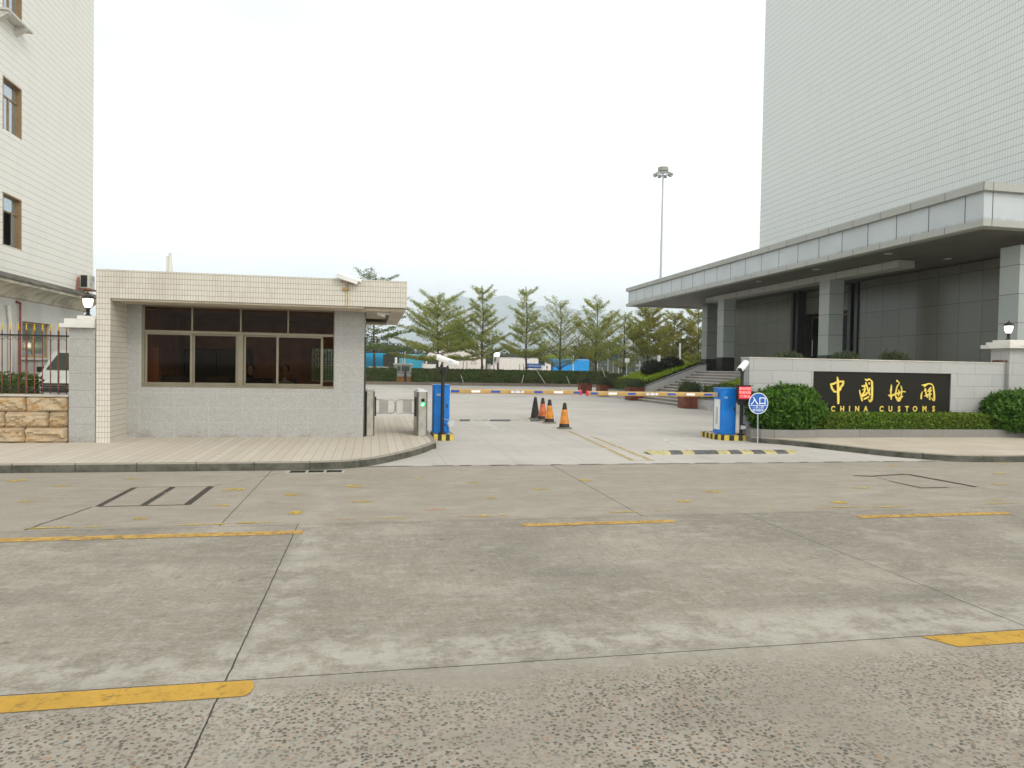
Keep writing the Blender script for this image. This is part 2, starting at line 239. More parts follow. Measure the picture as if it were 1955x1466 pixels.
def leafm(name,c1,c2,c3=None,tr=.28):
    m=NM(name,.55,0,.35); g=m.t.nodes.new('ShaderNodeNewGeometry'); v,x,y,z=m.pos(True)
    c=m.mix(g.outputs['Random Per Island'],c1,c2); c=m.mix(m.ramp(m.noise(v,1.1,3),.4,.65,0,.6),c,c3 or c2)
    m.col(c); t=m.t; tl=t.nodes.new('ShaderNodeBsdfTranslucent'); t.links.new(c,tl.inputs[0]); ms=t.nodes.new('ShaderNodeMixShader'); ms.inputs[0].default_value=tr
    t.links.new(m.b.outputs[0],ms.inputs[1]); t.links.new(tl.outputs[0],ms.inputs[2]); t.links.new(ms.outputs[0],t.nodes['Material Output'].inputs[0]); return m.m
L_TREE=leafm('leaf_yellow_green',(.24,.29,.055),(.44,.49,.12),(.52,.47,.11),.5); L_TREED=leafm('leaf_dark_green',(.08,.14,.03),(.18,.25,.05),(.15,.20,.04)); L_TREEY=leafm('leaf_olive_yellow',(.22,.25,.045),(.43,.43,.08),(.42,.34,.07),.5)
L_BUSH=leafm('leaf_glossy_green',(.03,.085,.008),(.12,.25,.02),(.08,.17,.015)); L_HEDGE=leafm('leaf_hedge_green',(.06,.13,.008),(.19,.30,.02),(.15,.19,.02)); L_HFAR=leafm('leaf_clipped_hedge',(.04,.075,.014),(.11,.17,.03),(.13,.11,.03))
L_LIME=leafm('leaf_lime_green',(.20,.30,.015),(.38,.48,.03),(.26,.36,.02)); L_DK=leafm('leaf_dark_purple_green',(.014,.02,.011),(.035,.042,.018)); L_DRY=leafm('leaf_dull_green',(.05,.075,.03),(.10,.13,.05),(.10,.10,.045)); L_WOOD=leafm('leaf_far_wood',(.06,.085,.04),(.11,.14,.06),(.09,.10,.05))
# ---------------------------------------------------------------- mesh builder
ORG={}
class MB:
    def __init__(s): s.v=[]; s.f=[]; s.m=[]
    def face(s,pts,mi=0):
        n=len(s.v); s.v+= [tuple(p) for p in pts]; s.f.append(tuple(range(n,n+len(pts)))); s.m.append(mi); return s
    def box(s,x0,y0,z0,x1,y1,z1,mi=0,skip=''):
        n=len(s.v); s.v+=[(x0,y0,z0),(x1,y0,z0),(x1,y1,z0),(x0,y1,z0),(x0,y0,z1),(x1,y0,z1),(x1,y1,z1),(x0,y1,z1)]
        for k,q in dict(b=(3,2,1,0),t=(4,5,6,7),f=(0,1,5,4),r=(1,2,6,5),k=(2,3,7,6),l=(3,0,4,7)).items():
            if k in skip: continue
            s.f.append(tuple(n+i for i in q)); s.m.append(mi)
        return s
    def prism(s,pts,axis,a,b,mi=0):
        # pts 2D polygon; axis 'x': pts are (y,z); 'y': (x,z); 'z': (x,y)
        def P(p,t): return {'x':(t,p[0],p[1]),'y':(p[0],t,p[1]),'z':(p[0],p[1],t)}[axis]
        n=len(s.v); k=len(pts); s.v+=[P(p,a) for p in pts]+[P(p,b) for p in pts]
        s.f.append(tuple(n+i for i in range(k))); s.m.append(mi); s.f.append(tuple(n+k+i for i in reversed(range(k)))); s.m.append(mi)
        for i in range(k): j=(i+1)%k; s.f.append((n+i,n+k+i,n+k+j,n+j)); s.m.append(mi)
        return s
    def tube(s,pts,rad,n=8,mi=0,cap=True):
        pts=[Vector(p) for p in pts]; rad=rad if isinstance(rad,(list,tuple)) else [rad]*len(pts); rings=[]
        for i,p in enumerate(pts):
            d=(pts[min(i+1,len(pts)-1)]-pts[max(i-1,0)]).normalized()
            a=d.cross(Vector((0,0,1)) if abs(d.z)<.9 else Vector((1,0,0))).normalized(); b=d.cross(a).normalized(); n0=len(s.v)
            s.v+=[tuple(p+(a*cos(2*pi*k/n)+b*sin(2*pi*k/n))*rad[i]) for k in range(n)]; rings.append(n0)
        for a,b in zip(rings,rings[1:]):
            for k in range(n): s.f.append((a+k,a+(k+1)%n,b+(k+1)%n,b+k)); s.m.append(mi)
        if cap: s.f.append(tuple(rings[0]+k for k in reversed(range(n)))); s.m.append(mi); s.f.append(tuple(rings[-1]+k for k in range(n))); s.m.append(mi)
        return s
    def lathe(s,c,prof,n=16,mi=0,rot=0,sx=1,sy=1):
        rings=[]
        for r,z in prof:
            n0=len(s.v); s.v+=[(c[0]+r*sx*cos(2*pi*k/n+rot),c[1]+r*sy*sin(2*pi*k/n+rot),c[2]+z) for k in range(n)]; rings.append(n0)
        for a,b in zip(rings,rings[1:]):
            for k in range(n): s.f.append((a+k,a+(k+1)%n,b+(k+1)%n,b+k)); s.m.append(mi)
        s.f.append(tuple(rings[0]+k for k in reversed(range(n)))); s.m.append(mi); s.f.append(tuple(rings[-1]+k for k in range(n))); s.m.append(mi)
        return s
    def xf(s,M,start=0):
        for i in range(start,len(s.v)): s.v[i]=tuple(M@Vector(s.v[i]))
        return s
    def build(s,name,mats,parent=None,bevel=0,smooth=False,seg=1):
        me=bpy.data.meshes.new(name); o=bpy.data.objects.new(name,me); COL.objects.link(o)
        org=ORG.get(parent.name,Vector((0,0,0))) if parent else Vector((0,0,0))
        vs=[(p[0]-org.x,p[1]-org.y,p[2]-org.z) for p in s.v]; me.from_pydata(vs,[],s.f)
        mats=mats if isinstance(mats,(list,tuple)) else [mats]
        for mm in mats: me.materials.append(mm)
        for p,i in zip(me.polygons,s.m): p.material_index=i
        bm=bmesh.new(); bm.from_mesh(me); bmesh.ops.recalc_face_normals(bm,faces=bm.faces)
        if bevel>0:
            es=[e for e in bm.edges if e.is_manifold and e.calc_face_angle(0)>.5]
            bmesh.ops.bevel(bm,geom=es,offset=bevel,segments=seg,affect='EDGES',profile=.5,clamp_overlap=True)
        bm.to_mesh(me); bm.free()
        if smooth:
            me.shade_smooth() if hasattr(me,'shade_smooth') else None
            try: me.set_sharp_from_angle(angle=R(40))
            except Exception: pass
        if parent: o.parent=parent; ORG[o.name]=org
        else: ORG[o.name]=Vector((0,0,0))
        return o
def tag(o,label=None,cat=None,group=None,kind=None):
    if label: o['label']=label
    if cat: o['category']=cat
    if group: o['group']=group
    if kind: o['kind']=kind
    return o
def struct(o): o['kind']='structure'; return o
def thing(name,label,cat,loc=(0,0,0),group=None):
    o=bpy.data.objects.new(name,None); COL.objects.link(o); o.location=loc; o.empty_display_size=.2; ORG[o.name]=Vector(loc)
    return tag(o,label,cat,group)
def solo(o,label,cat,group=None,loc=None):
    # one-mesh thing: move the origin to its base
    vs=[v.co.copy() for v in o.data.vertices]; c=Vector(loc) if loc else Vector((sum(v.x for v in vs)/len(vs),sum(v.y for v in vs)/len(vs),min(v.z for v in vs)))
    o.data.transform(Matrix.Translation(-c)); o.location=c; ORG[o.name]=c; return tag(o,label,cat,group)
def dup(root,loc,rz=0,label=None,sc=1):
    def cp(o,par):
        c=o.copy(); COL.objects.link(c); 
        if par: c.parent=par
        for ch in list(o.children): cp(ch,c)
        return c
    r=cp(root,None); r.location=loc; r.rotation_euler=(0,0,rz); r.scale=(sc,sc,sc)
    if label: r['label']=label
    return r
def leaves(P,size,mat,name,parent=None,asp=.5,up=.25,fwd=None,core=None):
    P=np.asarray(P,float); n=len(P); N=rng.normal(size=(n,3)); N[:,2]+=up*2; N/=np.linalg.norm(N,axis=1)[:,None]
    T=rng.normal(size=(n,3)); 
    if fwd is not None: T=T*.6+fwd
    T-= (T*N).sum(1)[:,None]*N; T/=np.linalg.norm(T,axis=1)[:,None]+1e-9; B=np.cross(N,T)
    s=(size*rng.uniform(.6,1.3,n))[:,None]; V=np.empty((n,4,3)); V[:,0]=P-T*s*.5; V[:,1]=P+B*s*asp*.5; V[:,2]=P+T*s*.5; V[:,3]=P-B*s*asp*.5
    V=V.reshape(-1,3); faces=[(4*i,4*i+1,4*i+2,4*i+3) for i in range(n)]
    if core: 
        k=len(V); V=np.vstack([V,np.array(core.v)]); faces+=[tuple(k+i for i in f) for f in core.f]
    org=ORG.get(parent.name,Vector((0,0,0))) if parent else Vector((0,0,0)); V=V-np.array(org)
    me=bpy.data.meshes.new(name); me.from_pydata(V.tolist(),[],faces); me.materials.append(mat)
    o=bpy.data.objects.new(name,me); COL.objects.link(o); ORG[o.name]=org.copy()
    if parent: o.parent=parent
    return o
def boxpts(x0,y0,z0,x1,y1,z1,n,jit=.04,nobot=True,lump=.05):
    a=[(y1-y0)*(z1-z0)]*2+[(x1-x0)*(z1-z0)]*2+[(x1-x0)*(y1-y0)]; a=np.array(a)/sum(a); side=rng.choice(5,n,p=a); u=rng.random((n,3)); P=np.array([x0,y0,z0])+u*np.array([x1-x0,y1-y0,z1-z0])
    for k,(ax,val) in enumerate(((0,x0),(0,x1),(1,y0),(1,y1),(2,z1))):
        q=side==k; P[q,ax]=val
    C=np.array([(x0+x1)/2,(y0+y1)/2,(z0+z1)/2])
    L=np.array([mnoise.noise(Vector(p)*2.2) for p in P]); d=P-C; d/=np.linalg.norm(d,axis=1)[:,None]
    return P+d*(L[:,None]*lump)+rng.normal(size=P.shape)*jit
def ellpts(c,r,n,lump=.12,zmin=-1,jit=.05,fr=1.6,inner=.0):
    D=rng.normal(size=(n*2,3)); D/=np.linalg.norm(D,axis=1)[:,None]; D=D[D[:,2]>zmin][:n]
    L=np.array([mnoise.noise(Vector(d)*fr+Vector(c)) + .5*mnoise.noise(Vector(d)*fr*2.7+Vector(c)) for d in D]); s=(1+L*lump)*(1-inner*rng.random(len(D))**1.5)
    return np.array(c)+D*np.array(r)*s[:,None]+rng.normal(size=D.shape)*jit
def textmesh(txt,size,M,mat,name,parent,ext=.004,off=0,align='CENTER',sx=1,space=1):
    cu=bpy.data.curves.new('t','FONT'); cu.body=txt; cu.size=size; cu.extrude=ext; cu.offset=off; cu.align_x=align; cu.align_y='CENTER'; cu.space_character=space; cu.resolution_u=3
    to=bpy.data.objects.new('t',cu); COL.objects.link(to); bpy.context.view_layer.update()
    me=bpy.data.meshes.new_from_object(to.evaluated_get(bpy.context.evaluated_depsgraph_get())); bpy.data.objects.remove(to); bpy.data.curves.remove(cu)
    org=ORG.get(parent.name,Vector((0,0,0))) if parent else Vector((0,0,0))
    me.transform(Matrix.Translation(-org)@M@Matrix.Diagonal((sx,1,1,1))); me.materials.clear(); me.materials.append(mat); me.name=name
    o=bpy.data.objects.new(name,me); COL.objects.link(o); ORG[o.name]=org.copy()
    if parent: o.parent=parent
    return o
def facing(loc,rz=0,tilt=0): # text facing -Y
    return Matrix.Translation(loc)@Matrix.Rotation(rz,4,'Z')@Matrix.Rotation(R(90)+tilt,4,'X')
def poly_sheet(name,pts,z,mat):
    return MB().face([(p[0],p[1],z) for p in pts]).build(name,mat)

# ================================================================ SETTING
struct(MB().face([(-8000,-400,-.03),(8000,-400,-.03),(8000,9000,-.03),(-8000,9000,-.03)]).build('ground',paint('distant_ground',(.14,.15,.10),.95,var=.3,scale=.02)))
struct(MB().face([(-120,-40,0),(120,-40,0),(120,11.3,0),(-120,11.3,0)]).build('road',ROAD))
struct(MB().face([(-25,11.24,.004),(60,11.24,.004),(60,58.6,.004),(-25,58.6,.004)]).build('driveway',YARD))
# pavements with kerbs
LK=[(-60,11.0),(-1.25,10.96),(-.6,11.02),(-.18,11.2),(.1,11.46),(.45,11.98),(.85,12.72),(1.14,13.5),(1.26,14.3),(1.28,20.4)]
RK=[(60,11.02),(11.6,11.04),(10.79,11.12),(10.38,11.28),(9.8,11.92),(9.42,12.75),(9.1,13.5),(8.75,14.1),(8.35,14.5)]
def offs(L,d):
    o=[]
    for i,p in enumerate(L):
        a=Vector(L[max(i-1,0)]); b=Vector(L[min(i+1,len(L)-1)]); t=(b-a).normalized(); nn=Vector((-t.y,t.x)); q=Vector(p)+nn*d; o.append((q.x,q.y))
    return o
def smoothl(L):
    o=[L[0],L[1]]
    for i in range(1,len(L)-2):
        p0,p1,p2,p3=[Vector(L[k]) for k in (i-1,i,i+1,i+2)]
        if (p0-p1).length>5: p0=p1+(p0-p1).normalized()
        for t in (.25,.5,.75,1): o.append(tuple(.5*((2*p1)+(p2-p0)*t+(2*p0-5*p1+4*p2-p3)*t*t+(3*p1-p0-3*p2+p3)*t**3)))
    return o+[L[-1]]
LK=smoothl(LK); RK=smoothl(RK)
def kerb(L,d,name):
    I=offs(L,d); b=MB()
    for i in range(len(L)-1):
        a,c,ai,ci=L[i],L[i+1],I[i],I[i+1]
        b.face([(a[0],a[1],-.02),(c[0],c[1],-.02),(c[0],c[1],.112),(a[0],a[1],.112)])
        # small worn chamfer then the top
        a2=(a[0]*.88+ai[0]*.12,a[1]*.88+ai[1]*.12); c2=(c[0]*.88+ci[0]*.12,c[1]*.88+ci[1]*.12)
        b.face([(a[0],a[1],.112),(c[0],c[1],.112),(c2[0],c2[1],.122),(a2[0],a2[1],.122)]); b.face([(a2[0],a2[1],.122),(c2[0],c2[1],.122),(ci[0],ci[1],.122),(ai[0],ai[1],.122)])
        b.face([(ai[0],ai[1],.122),(ci[0],ci[1],.122),(ci[0],ci[1],.10),(ai[0],ai[1],.10)])
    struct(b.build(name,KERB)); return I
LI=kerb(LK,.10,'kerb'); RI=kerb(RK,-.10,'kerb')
poly=[(p[0],p[1]) for p in LI]+[(-60,20.4)]; struct(poly_sheet('pavement',poly,.12,PAVE))
poly=[(p[0],p[1]) for p in RI]+[(8.35,14.9),(60,14.9)]; struct(poly_sheet('pavement',poly,.12,PAVE2))
# earth strip behind the left wall, distant hills
def ridge(name,pts,Y,mat,depth):
    b=MB(); n=len(pts)
    pts=[(a*2,c*2) for a,c in pts]; Y*=2; depth*=2; X=np.linspace(pts[0][0],pts[-1][0],160); base=np.interp(X,[p[0] for p in pts],[p[1] for p in pts]); rows=[]
    for j in range(9):
        t=j/8; row=[]
        for x,h in zip(X,base):
            w=sin(pi*min(1,t*1.0)/1) if t<=1 else 0
            hh=h*math.sin(pi*t)*(1+.10*mnoise.noise(Vector((x*.002,t*3,1)))+.05*mnoise.noise(Vector((x*.01,t*9,3))))
            row.append(len(b.v)); b.v.append((x,Y+depth*(t-.5),hh-1))
        rows.append(row)
    for a,c in zip(rows,rows[1:]):
        for i in range(len(X)-1): b.f.append((a[i],a[i+1],c[i+1],c[i])); b.m.append(0)
    return struct(b.build(name,mat,smooth=True))
HILL=paint('wooded_hillside',(.07,.09,.07),.95,var=.3,scale=.01)
ridge('hills',[(-900,60),(-200,90),(120,135),(230,230),(330,285),(450,265),(560,300),(680,262),(790,265),(900,235),(1080,250),(1200,190),(1380,120),(1600,90),(2200,60)],3000,HILL,900)
ridge('hills',[(-300,30),(150,45),(400,62),(620,95),(760,70),(900,60),(1050,95),(1150,70),(1500,40)],1900,HILL,400)
# ---- road markings and covers
def strip(x0,x1,y0,y1,z,mat,name,sk=0,rnd=0,lab=None):
    pts=[(x0,y0),(x1,y0),(x1,y1),(x0,y1)]
    if rnd:
        pts=[(x0,y0)]+[(x1-rnd+rnd*cos(a),(y0+y1)/2+(y1-y0)/2*sin(a)) for a in np.linspace(-pi/2,pi/2,8)]+[(x0,y1)]
    if sk: pts=[(x0+sk,y0),(x1,y0),(x1,y1),(x0,y1)]
    return struct(poly_sheet(name,pts,z,mat))
strip(-9,-.55,3.53,3.705,.004,ROADY,'road_marking',rnd=.04); strip(3.30,9,3.53,3.705,.004,ROADY,'road_marking',sk=.1)
strip(-9,-.62,6.84,6.99,.004,ROADY2,'road_marking'); strip(1.50,3.15,6.90,7.03,.004,ROADY2,'road_marking'); strip(5.30,7.3,6.86,7.0,.004,ROADY2,'road_marking'); strip(9.6,12.6,6.86,7.0,.004,ROADY2,'road_marking')
bb=MB()
for i,(x,y) in enumerate([(-3.17,10.33),(-3.79,9.8),(-3.76,8.76),(-4.53,10.27),(-2.27,7.71),(-2.72,7.36),(-1.35,7.38),(-1.64,7.36),(-1.61,8.29),(-1.67,9.33),(-.93,8.9),(-.79,7.81),(-.18,9.47),(-.1,8.38),(.18,7.44),(1.39,9.59),(1.45,8.42),(.68,10.1),(2.18,9.01),(2.99,9.67),(1.2,7.45),(2.77,7.47),(3.24,7.48),(4.42,8.61),(3.73,7.99),(4.37,7.48),(5.64,7.72),(5.44,7.45),(6.05,7.42),(6.7,8.68),(8.9,10.76),(10.03,9.71),(9.07,8.77),(7.89,7.67),(7.71,7.45),(11.16,10.81),(-3.0,7.36),(-1.15,7.38),(5.6,7.46),(-2.35,9.15),(-2.6,9.1),(-4.9,8.9),(-6,9.8),(9.3,7.6)]):
    w=random.uniform(.09,.17)*(1.9 if y<7.5 else 1); h=random.uniform(.04,.10)*(.35 if y<7.5 else 1)
    bb.face([(x+w*cos(a)*random.uniform(.7,1.2),y+h*sin(a)*random.uniform(.6,1.3),.004+i*.00005) for a in np.linspace(0,2*pi,11)[:-1]])
struct(bb.build('road_marking',BLOT))
bb=MB().face([(.7+.14*cos(a),7.84+.05*sin(a),.005) for a in np.linspace(0,2*pi,9)[:-1]]).face([(-.27+.16*cos(a),7.42+.03*sin(a),.005) for a in np.linspace(0,2*pi,9)[:-1]]); struct(bb.build('road_marking',BLOTP))
# trench covers: sunk dark frames with slabs
def cover(name,label,xs,y0,y1,wd):
    t=thing(name,label,'road cover',(xs[0],y0,0)); b=MB()
    for a in xs: b.box(a-wd/2,y0,-.01,a+wd/2,y1,.0035)
    b.build('frame',DIRT,t); s=MB()
    for a,c in zip(xs,xs[1:]): s.box(a+wd/2+.004,y0+.02,-.01,c-wd/2-.004,y1-.02,.0062)
    s.build('slab',ROAD,t)
    for ya in (y0-.018,y1): MB().box(xs[0],ya,-.01,xs[-1],ya+.018,.0033).build('edge_bar',DIRT,t)
cover('trench_cover','double rectangular concrete trench cover with dark edges in the road at left',(-2.9,-2.45,-2.0),8.4,9.6,.07)
b=MB()
def crack(L,w=.006):
    for i in range(len(L)-1):
        a,c=L[i],L[i+1]; b.face([(a[0]-w,a[1],.0052),(a[0]+w,a[1],.0052),(c[0]+w,c[1],.0052),(c[0]-w,c[1],.0052)])
def jag(x0,y0,x1,y1,n): return [(x0+(x1-x0)*i/n+(random.uniform(-.03,.03) if 0<i<n else 0),y0+(y1-y0)*i/n) for i in range(n+1)]
crack(jag(-3.15,7.3,-2.95,8.38,9)); crack(jag(-1.98,9.62,-1.2,10.8,8),.004); crack(jag(8.5,8.6,8.9,7.3,8),.003); b.build('crack',DIRT)['kind']='structure'
t=thing('manhole_cover','concrete manhole cover with cracked dark edges in the road at right','road cover',(8,9.1,0))
MB().box(7.6,8.62,-.01,8.3,9.55,.0062).build('slab',ROAD,t)
cr_=MB(); L=[(7.38,9.75),(7.62,9.66),(7.85,9.72),(8.34,9.8)]
for a,c in zip(L,L[1:]): cr_.face([(a[0],a[1]-.03,.0052),(c[0],c[1]-.03,.0052),(c[0],c[1]+.03,.0052),(a[0],a[1]+.03,.0052)])
cr_.face([(8.34,9.8,.0054),(8.42,9.8,.0054),(8.53,8.62,.0054),(8.46,8.6,.0054)]).face([(7.56,8.59,.0056),(8.02,8.59,.0056),(8.02,8.62,.0056),(7.56,8.62,.0056)]).face([(7.54,9.2,.0058),(7.56,9.2,.0058),(7.6,8.6,.0058),(7.57,8.6,.0058)]).build('edge_crack',DIRT,t)
t=thing('drain_grate','dark drain grate with three openings in the gutter before the left kerb','drain',(-.8,10.8,0))
MB().box(-1.24,10.64,-.01,-.38,10.90,.006).build('frame',paint('light_concrete_frame',(.38,.36,.31),.9),t)
for x0 in (-1.16,-.90,-.64): 
    b=MB(); b.box(x0,10.68,-.005,x0+.22,10.86,.009)
    for k in range(9): b.box(x0+.01+k*.024,10.685,.009,x0+.02+k*.024,10.855,.013)
    b.build('grate',DARKM,t)
# kink of spilled mortar and the worn double yellow line, arrows in the drive
struct(poly_sheet('road_marking',[(4.42,11.62),(4.53,11.62),(4.93,17.2),(4.85,17.2)],.008,YFADE)); struct(poly_sheet('road_marking',[(4.76,11.62),(4.88,11.62),(5.10,15.9),(5.02,15.9)],.008,YFADE)); struct(poly_sheet('road_marking',[(4.53,11.62),(4.76,11.62),(4.76,11.72),(4.54,11.72)],.0085,YFADE))
struct(poly_sheet('road_marking',[(3.15,17.75),(3.25,17.75),(3.18,19.7),(3.08,19.7)],.008,WMARK)); struct(poly_sheet('road_marking',[(2.98,17.95),(3.2,17.3),(3.42,17.95)],.0085,WMARK))
struct(poly_sheet('road_marking',[(6.2,13.1),(6.3,13.1),(6.58,15.1),(6.48,15.1)],.008,WMARK)); struct(poly_sheet('road_marking',[(6.36,14.95),(6.78,15.0),(6.5,15.5)],.0085,WMARK))
struct(poly_sheet('road_marking',[(1.8,15.0),(2.95,15.0),(2.95,15.14),(1.8,15.14)],.008,WMARK)); struct(poly_sheet('road_marking',[(6.6,15.9),(7.9,15.9),(7.9,16.02),(6.6,16.02)],.008,WMARK))
# chipped mortar seam between road and drive
b=MB()
x=-.2
while x<10.2:
    w=random.uniform(.1,.4); h=random.uniform(.006,.022); b.face([(x,11.26-h,.0085),(x+w,11.26-h*random.uniform(.4,1),.0085),(x+w,11.27+h*.3,.0085),(x,11.275,.0085)]); x+=w+random.choice([0,.1,.3])
struct(b.build('joint',DIRT))

# speed bumps
def bump(name,x0,x1,y0,y1,label,cols,n):
    t=thing(name,label,'speed bump',((x0+x1)/2,(y0+y1)/2,0),'rubber speed bumps in the drive'); w=(x1-x0)/n; yc=(y0+y1)/2; sk=.14
    for i in range(n):
        a=x0+i*w; c=a+w-.006; b=MB(); P=[(y0,.004),(y0+.05,.028),(yc-.04,.042),(yc+.04,.042),(y1-.05,.028),(y1,.004)]
        e0=.12 if i==0 else 0; e1=.12 if i==n-1 else 0; k=len(P)
        for (yy,zz) in P: b.v.append((a+e0*(1-zz/.042)+sk*(1-(yy-y0)/(y1-y0))*-1+sk*.5,yy,zz))
        for (yy,zz) in P: b.v.append((c-e1*(1-zz/.042)+sk*(1-(yy-y0)/(y1-y0))*-1+sk*.5,yy,zz))
        for q in range(k-1): b.f.append((q,q+1,k+q+1,k+q)); b.m.append(0)
        b.f.append(tuple(range(k))); b.f.append(tuple(range(2*k-1,k-1,-1))); b.m+=[0,0]
        b.lathe((a+w/2,yc,.041),[(.022,0),(.02,.004),(.008,.004)],8,1)
        b.build('segment',[cols[i%len(cols)],DARKM],t)
PY_=paint('pale_yellow_rubber',(.47,.41,.19),.7,var=.2,scale=8,dirt=.4); GR_=paint('grey_rubber',(.10,.10,.095),.8,var=.3,scale=8)
bump('speed_bump',5.12,8.3,12.45,12.98,'yellow and grey striped speed bump at the road edge of the drive',[PY_,PY_,GR_,PY_,GR_,GR_,PY_,GR_,PY_,GR_,PY_,GR_,PY_],13)
PALE_=paint('dusty_pale_rubber',(.40,.37,.31),.8,var=.2,dirt=.3,scale=6)
bump('speed_bump',1.95,4.95,20.3,20.75,'worn pale speed bump with grey segments beyond the left barrier',[PALE_,PALE_,GR_,PALE_,PALE_,GR_,GR_,PALE_,PALE_,GR_],10)
# ================================================================ GUARDHOUSE
gh=thing('guardhouse','small flat-roofed tiled guardhouse with a long dark window beside the entrance drive','guardhouse',(-2.3,16.6,.12))
XL,XR,YF,YB=-4.57,-.16,14.62,18.9
MB().box(-4.80,13.75,.11,-4.57,YF,2.69).box(-4.80,YF,.11,-4.57,YB,2.69).build('corner_column',T_GUARD,gh)
b=MB(); wx0,wx1,wz0,wz1=-4.31,-.745,1.09,2.66
b.box(XL,YF,.11,wx0,YF+.2,2.69).box(wx1,YF,.11,XR,YF+.2,2.69).box(wx0,YF,.11,wx1,YF+.2,wz0).box(wx0,YF,wz1,wx1,YF+.2,2.69)
b.box(XR-.2,YF+.2,.11,XR,YB,2.69)
p0=pY(596,666,18.9); p1=pY(640,728,18.9); bx0,bx1,bz0,bz1=p0.x,min(p1.x,-.5),p1.z,p0.z
b.box(XL,YB-.2,.11,bx0,YB,2.69).box(bx1,YB-.2,.11,XR-.2,YB,2.69).box(bx0,YB-.2,.11,bx1,YB,bz0).box(bx0,YB-.2,bz1,bx1,YB,2.69)
b.build('wall',G_GUARD,gh)
# roof: tiled fascia ring, roof slab, coffered soffit
b=MB(); b.box(-4.80,13.75,2.69,.64,13.95,3.20).box(.44,13.95,2.69,.64,19.1,3.20).box(-4.80,13.95,2.69,-4.60,19.1,3.20).box(-4.6,18.9,2.69,.44,19.1,3.20); b.build('roof_fascia',T_GUARD,gh)
MB().box(-4.58,13.97,2.86,.42,18.88,3.08).build('roof',OFFW,gh)
b=MB(); b.box(-4.56,13.78,2.655,XR,YF-.004,2.688); b.box(XR,13.9,2.63,.62,14.15,2.686).box(.34,14.15,2.63,.62,18.7,2.686).box(XR+.004,18.5,2.63,.34,18.98,2.686).box(XR,14.15,2.76,.34,18.5,2.79); b.build('soffit',SOFG,gh,bevel=.004)
MB().box(-4.4,YF+.2,.12,-.37,YB-.2,.16).build('floor',paint('floor_tile',(.12,.09,.07),.5),gh)
MB().box(-4.55,YF+.22,.16,-4.5,YB-.22,2.68).box(-4.5,YB-.26,.16,bx0-.05,YB-.21,2.68).box(bx0-.05,YB-.26,.16,-.4,YB-.21,bz0-.02).box(bx0-.05,YB-.26,bz1+.02,-.4,YB-.21,2.68).box(-.4,YF+.22,.16,-.37,YB-.22,2.68).box(-4.5,YF+.22,2.64,-.4,YB-.3,2.68).build('inner_lining',CURT,gh)
MB().box(XR+.001,14.75,.12,XR+.03,15.7,2.15).build('side_door',paint('dark_green_door',(.05,.055,.04),.5,.3),gh)
w=MB(); fr=.045; yf0,yf1=YF+.02,YF+.075
w.box(wx0,yf0,wz0,wx1,yf1,wz0+.05).box(wx0,yf0,wz1-.03,wx1,yf1,wz1).box(wx0,yf0,wz0+.05,wx0+fr,yf1,wz1-.03).box(wx1-.02,yf0,wz0+.05,wx1,yf1,wz1-.03)
w.box(wx0+fr,yf0,2.13,wx1-.02,yf1,2.185)
for x in (-3.42,-2.53,-1.64): w.box(x-.016,yf0+.01,2.185,x+.016,yf1-.005,wz1-.03)
wo=w.build('window_frame',ALU,gh,bevel=.004)
s=MB()
def sash(x0,x1,y,f=.045):
    q=MB(); q.box(x0,y,1.14,x1,y+.03,1.14+f).box(x0,y,2.13-f*.7,x1,y+.03,2.13).box(x0,y,1.14+f,x0+f,y+.03,2.13-f*.7).box(x1-f,y,1.14+f,x1,y+.03,2.13-f*.7); q.build('sash',ALU,wo,bevel=.003)
    MB().box(x0+f,y+.012,1.14+f,x1-f,y+.018,2.13-f*.7).build('pane',GL_G,wo)
sash(-4.262,-3.41,YF+.03); sash(-3.42,-2.58,YF+.064)
MB().box(-2.578,YF+.018,1.14,-2.482,YF+.095,2.13).build('mullion',ALU,wo,bevel=.003)
sash(-2.48,-1.82,YF+.064); sash(-1.86,-.965,YF+.03)
for a,c in ((-4.26,-3.44),(-3.4,-2.55),(-2.51,-1.66),(-1.62,-.77)): MB().box(a,YF+.045,2.19,c,YF+.051,wz1-.035).build('pane',GL_G,wo)
# rear window with diamond grille
g=MB(); n=9
for i in range(n+1):
    x=bx0+(bx1-bx0)*i/n; g.box(x-.008,YB-.12,bz0,x+.008,YB-.105,bz1)
for i in range(9): z=bz0+(bz1-bz0)*i/8*.62; g.box(bx0,YB-.124,z-.006,bx1,YB-.121,z+.006)
for i in range(n): 
    a=bx0+(bx1-bx0)*i/n; c=bx0+(bx1-bx0)*(i+1)/n; zt=bz1-.02; zm=bz0+(bz1-bz0)*.66
    g.tube([(a,YB-.113,zm),((a+c)/2,YB-.113,zt),(c,YB-.113,zm)],.007,4)
g.build('rear_window_grille',DARKM,gh)
# conduit stains and hidden fixings
MB().tube([(-.45,13.735,2.69),(-.45,13.735,3.02)],.013,8).tube([(-.49,13.735,2.69),(-.49,13.735,2.98),(-.54,13.735,2.99)],.011,8).tube([(-.44,13.72,2.66),(-.44,14.1,2.645),(-.1,14.1,2.62)],.011,6).build('conduit',CREAMP,gh,smooth=True)
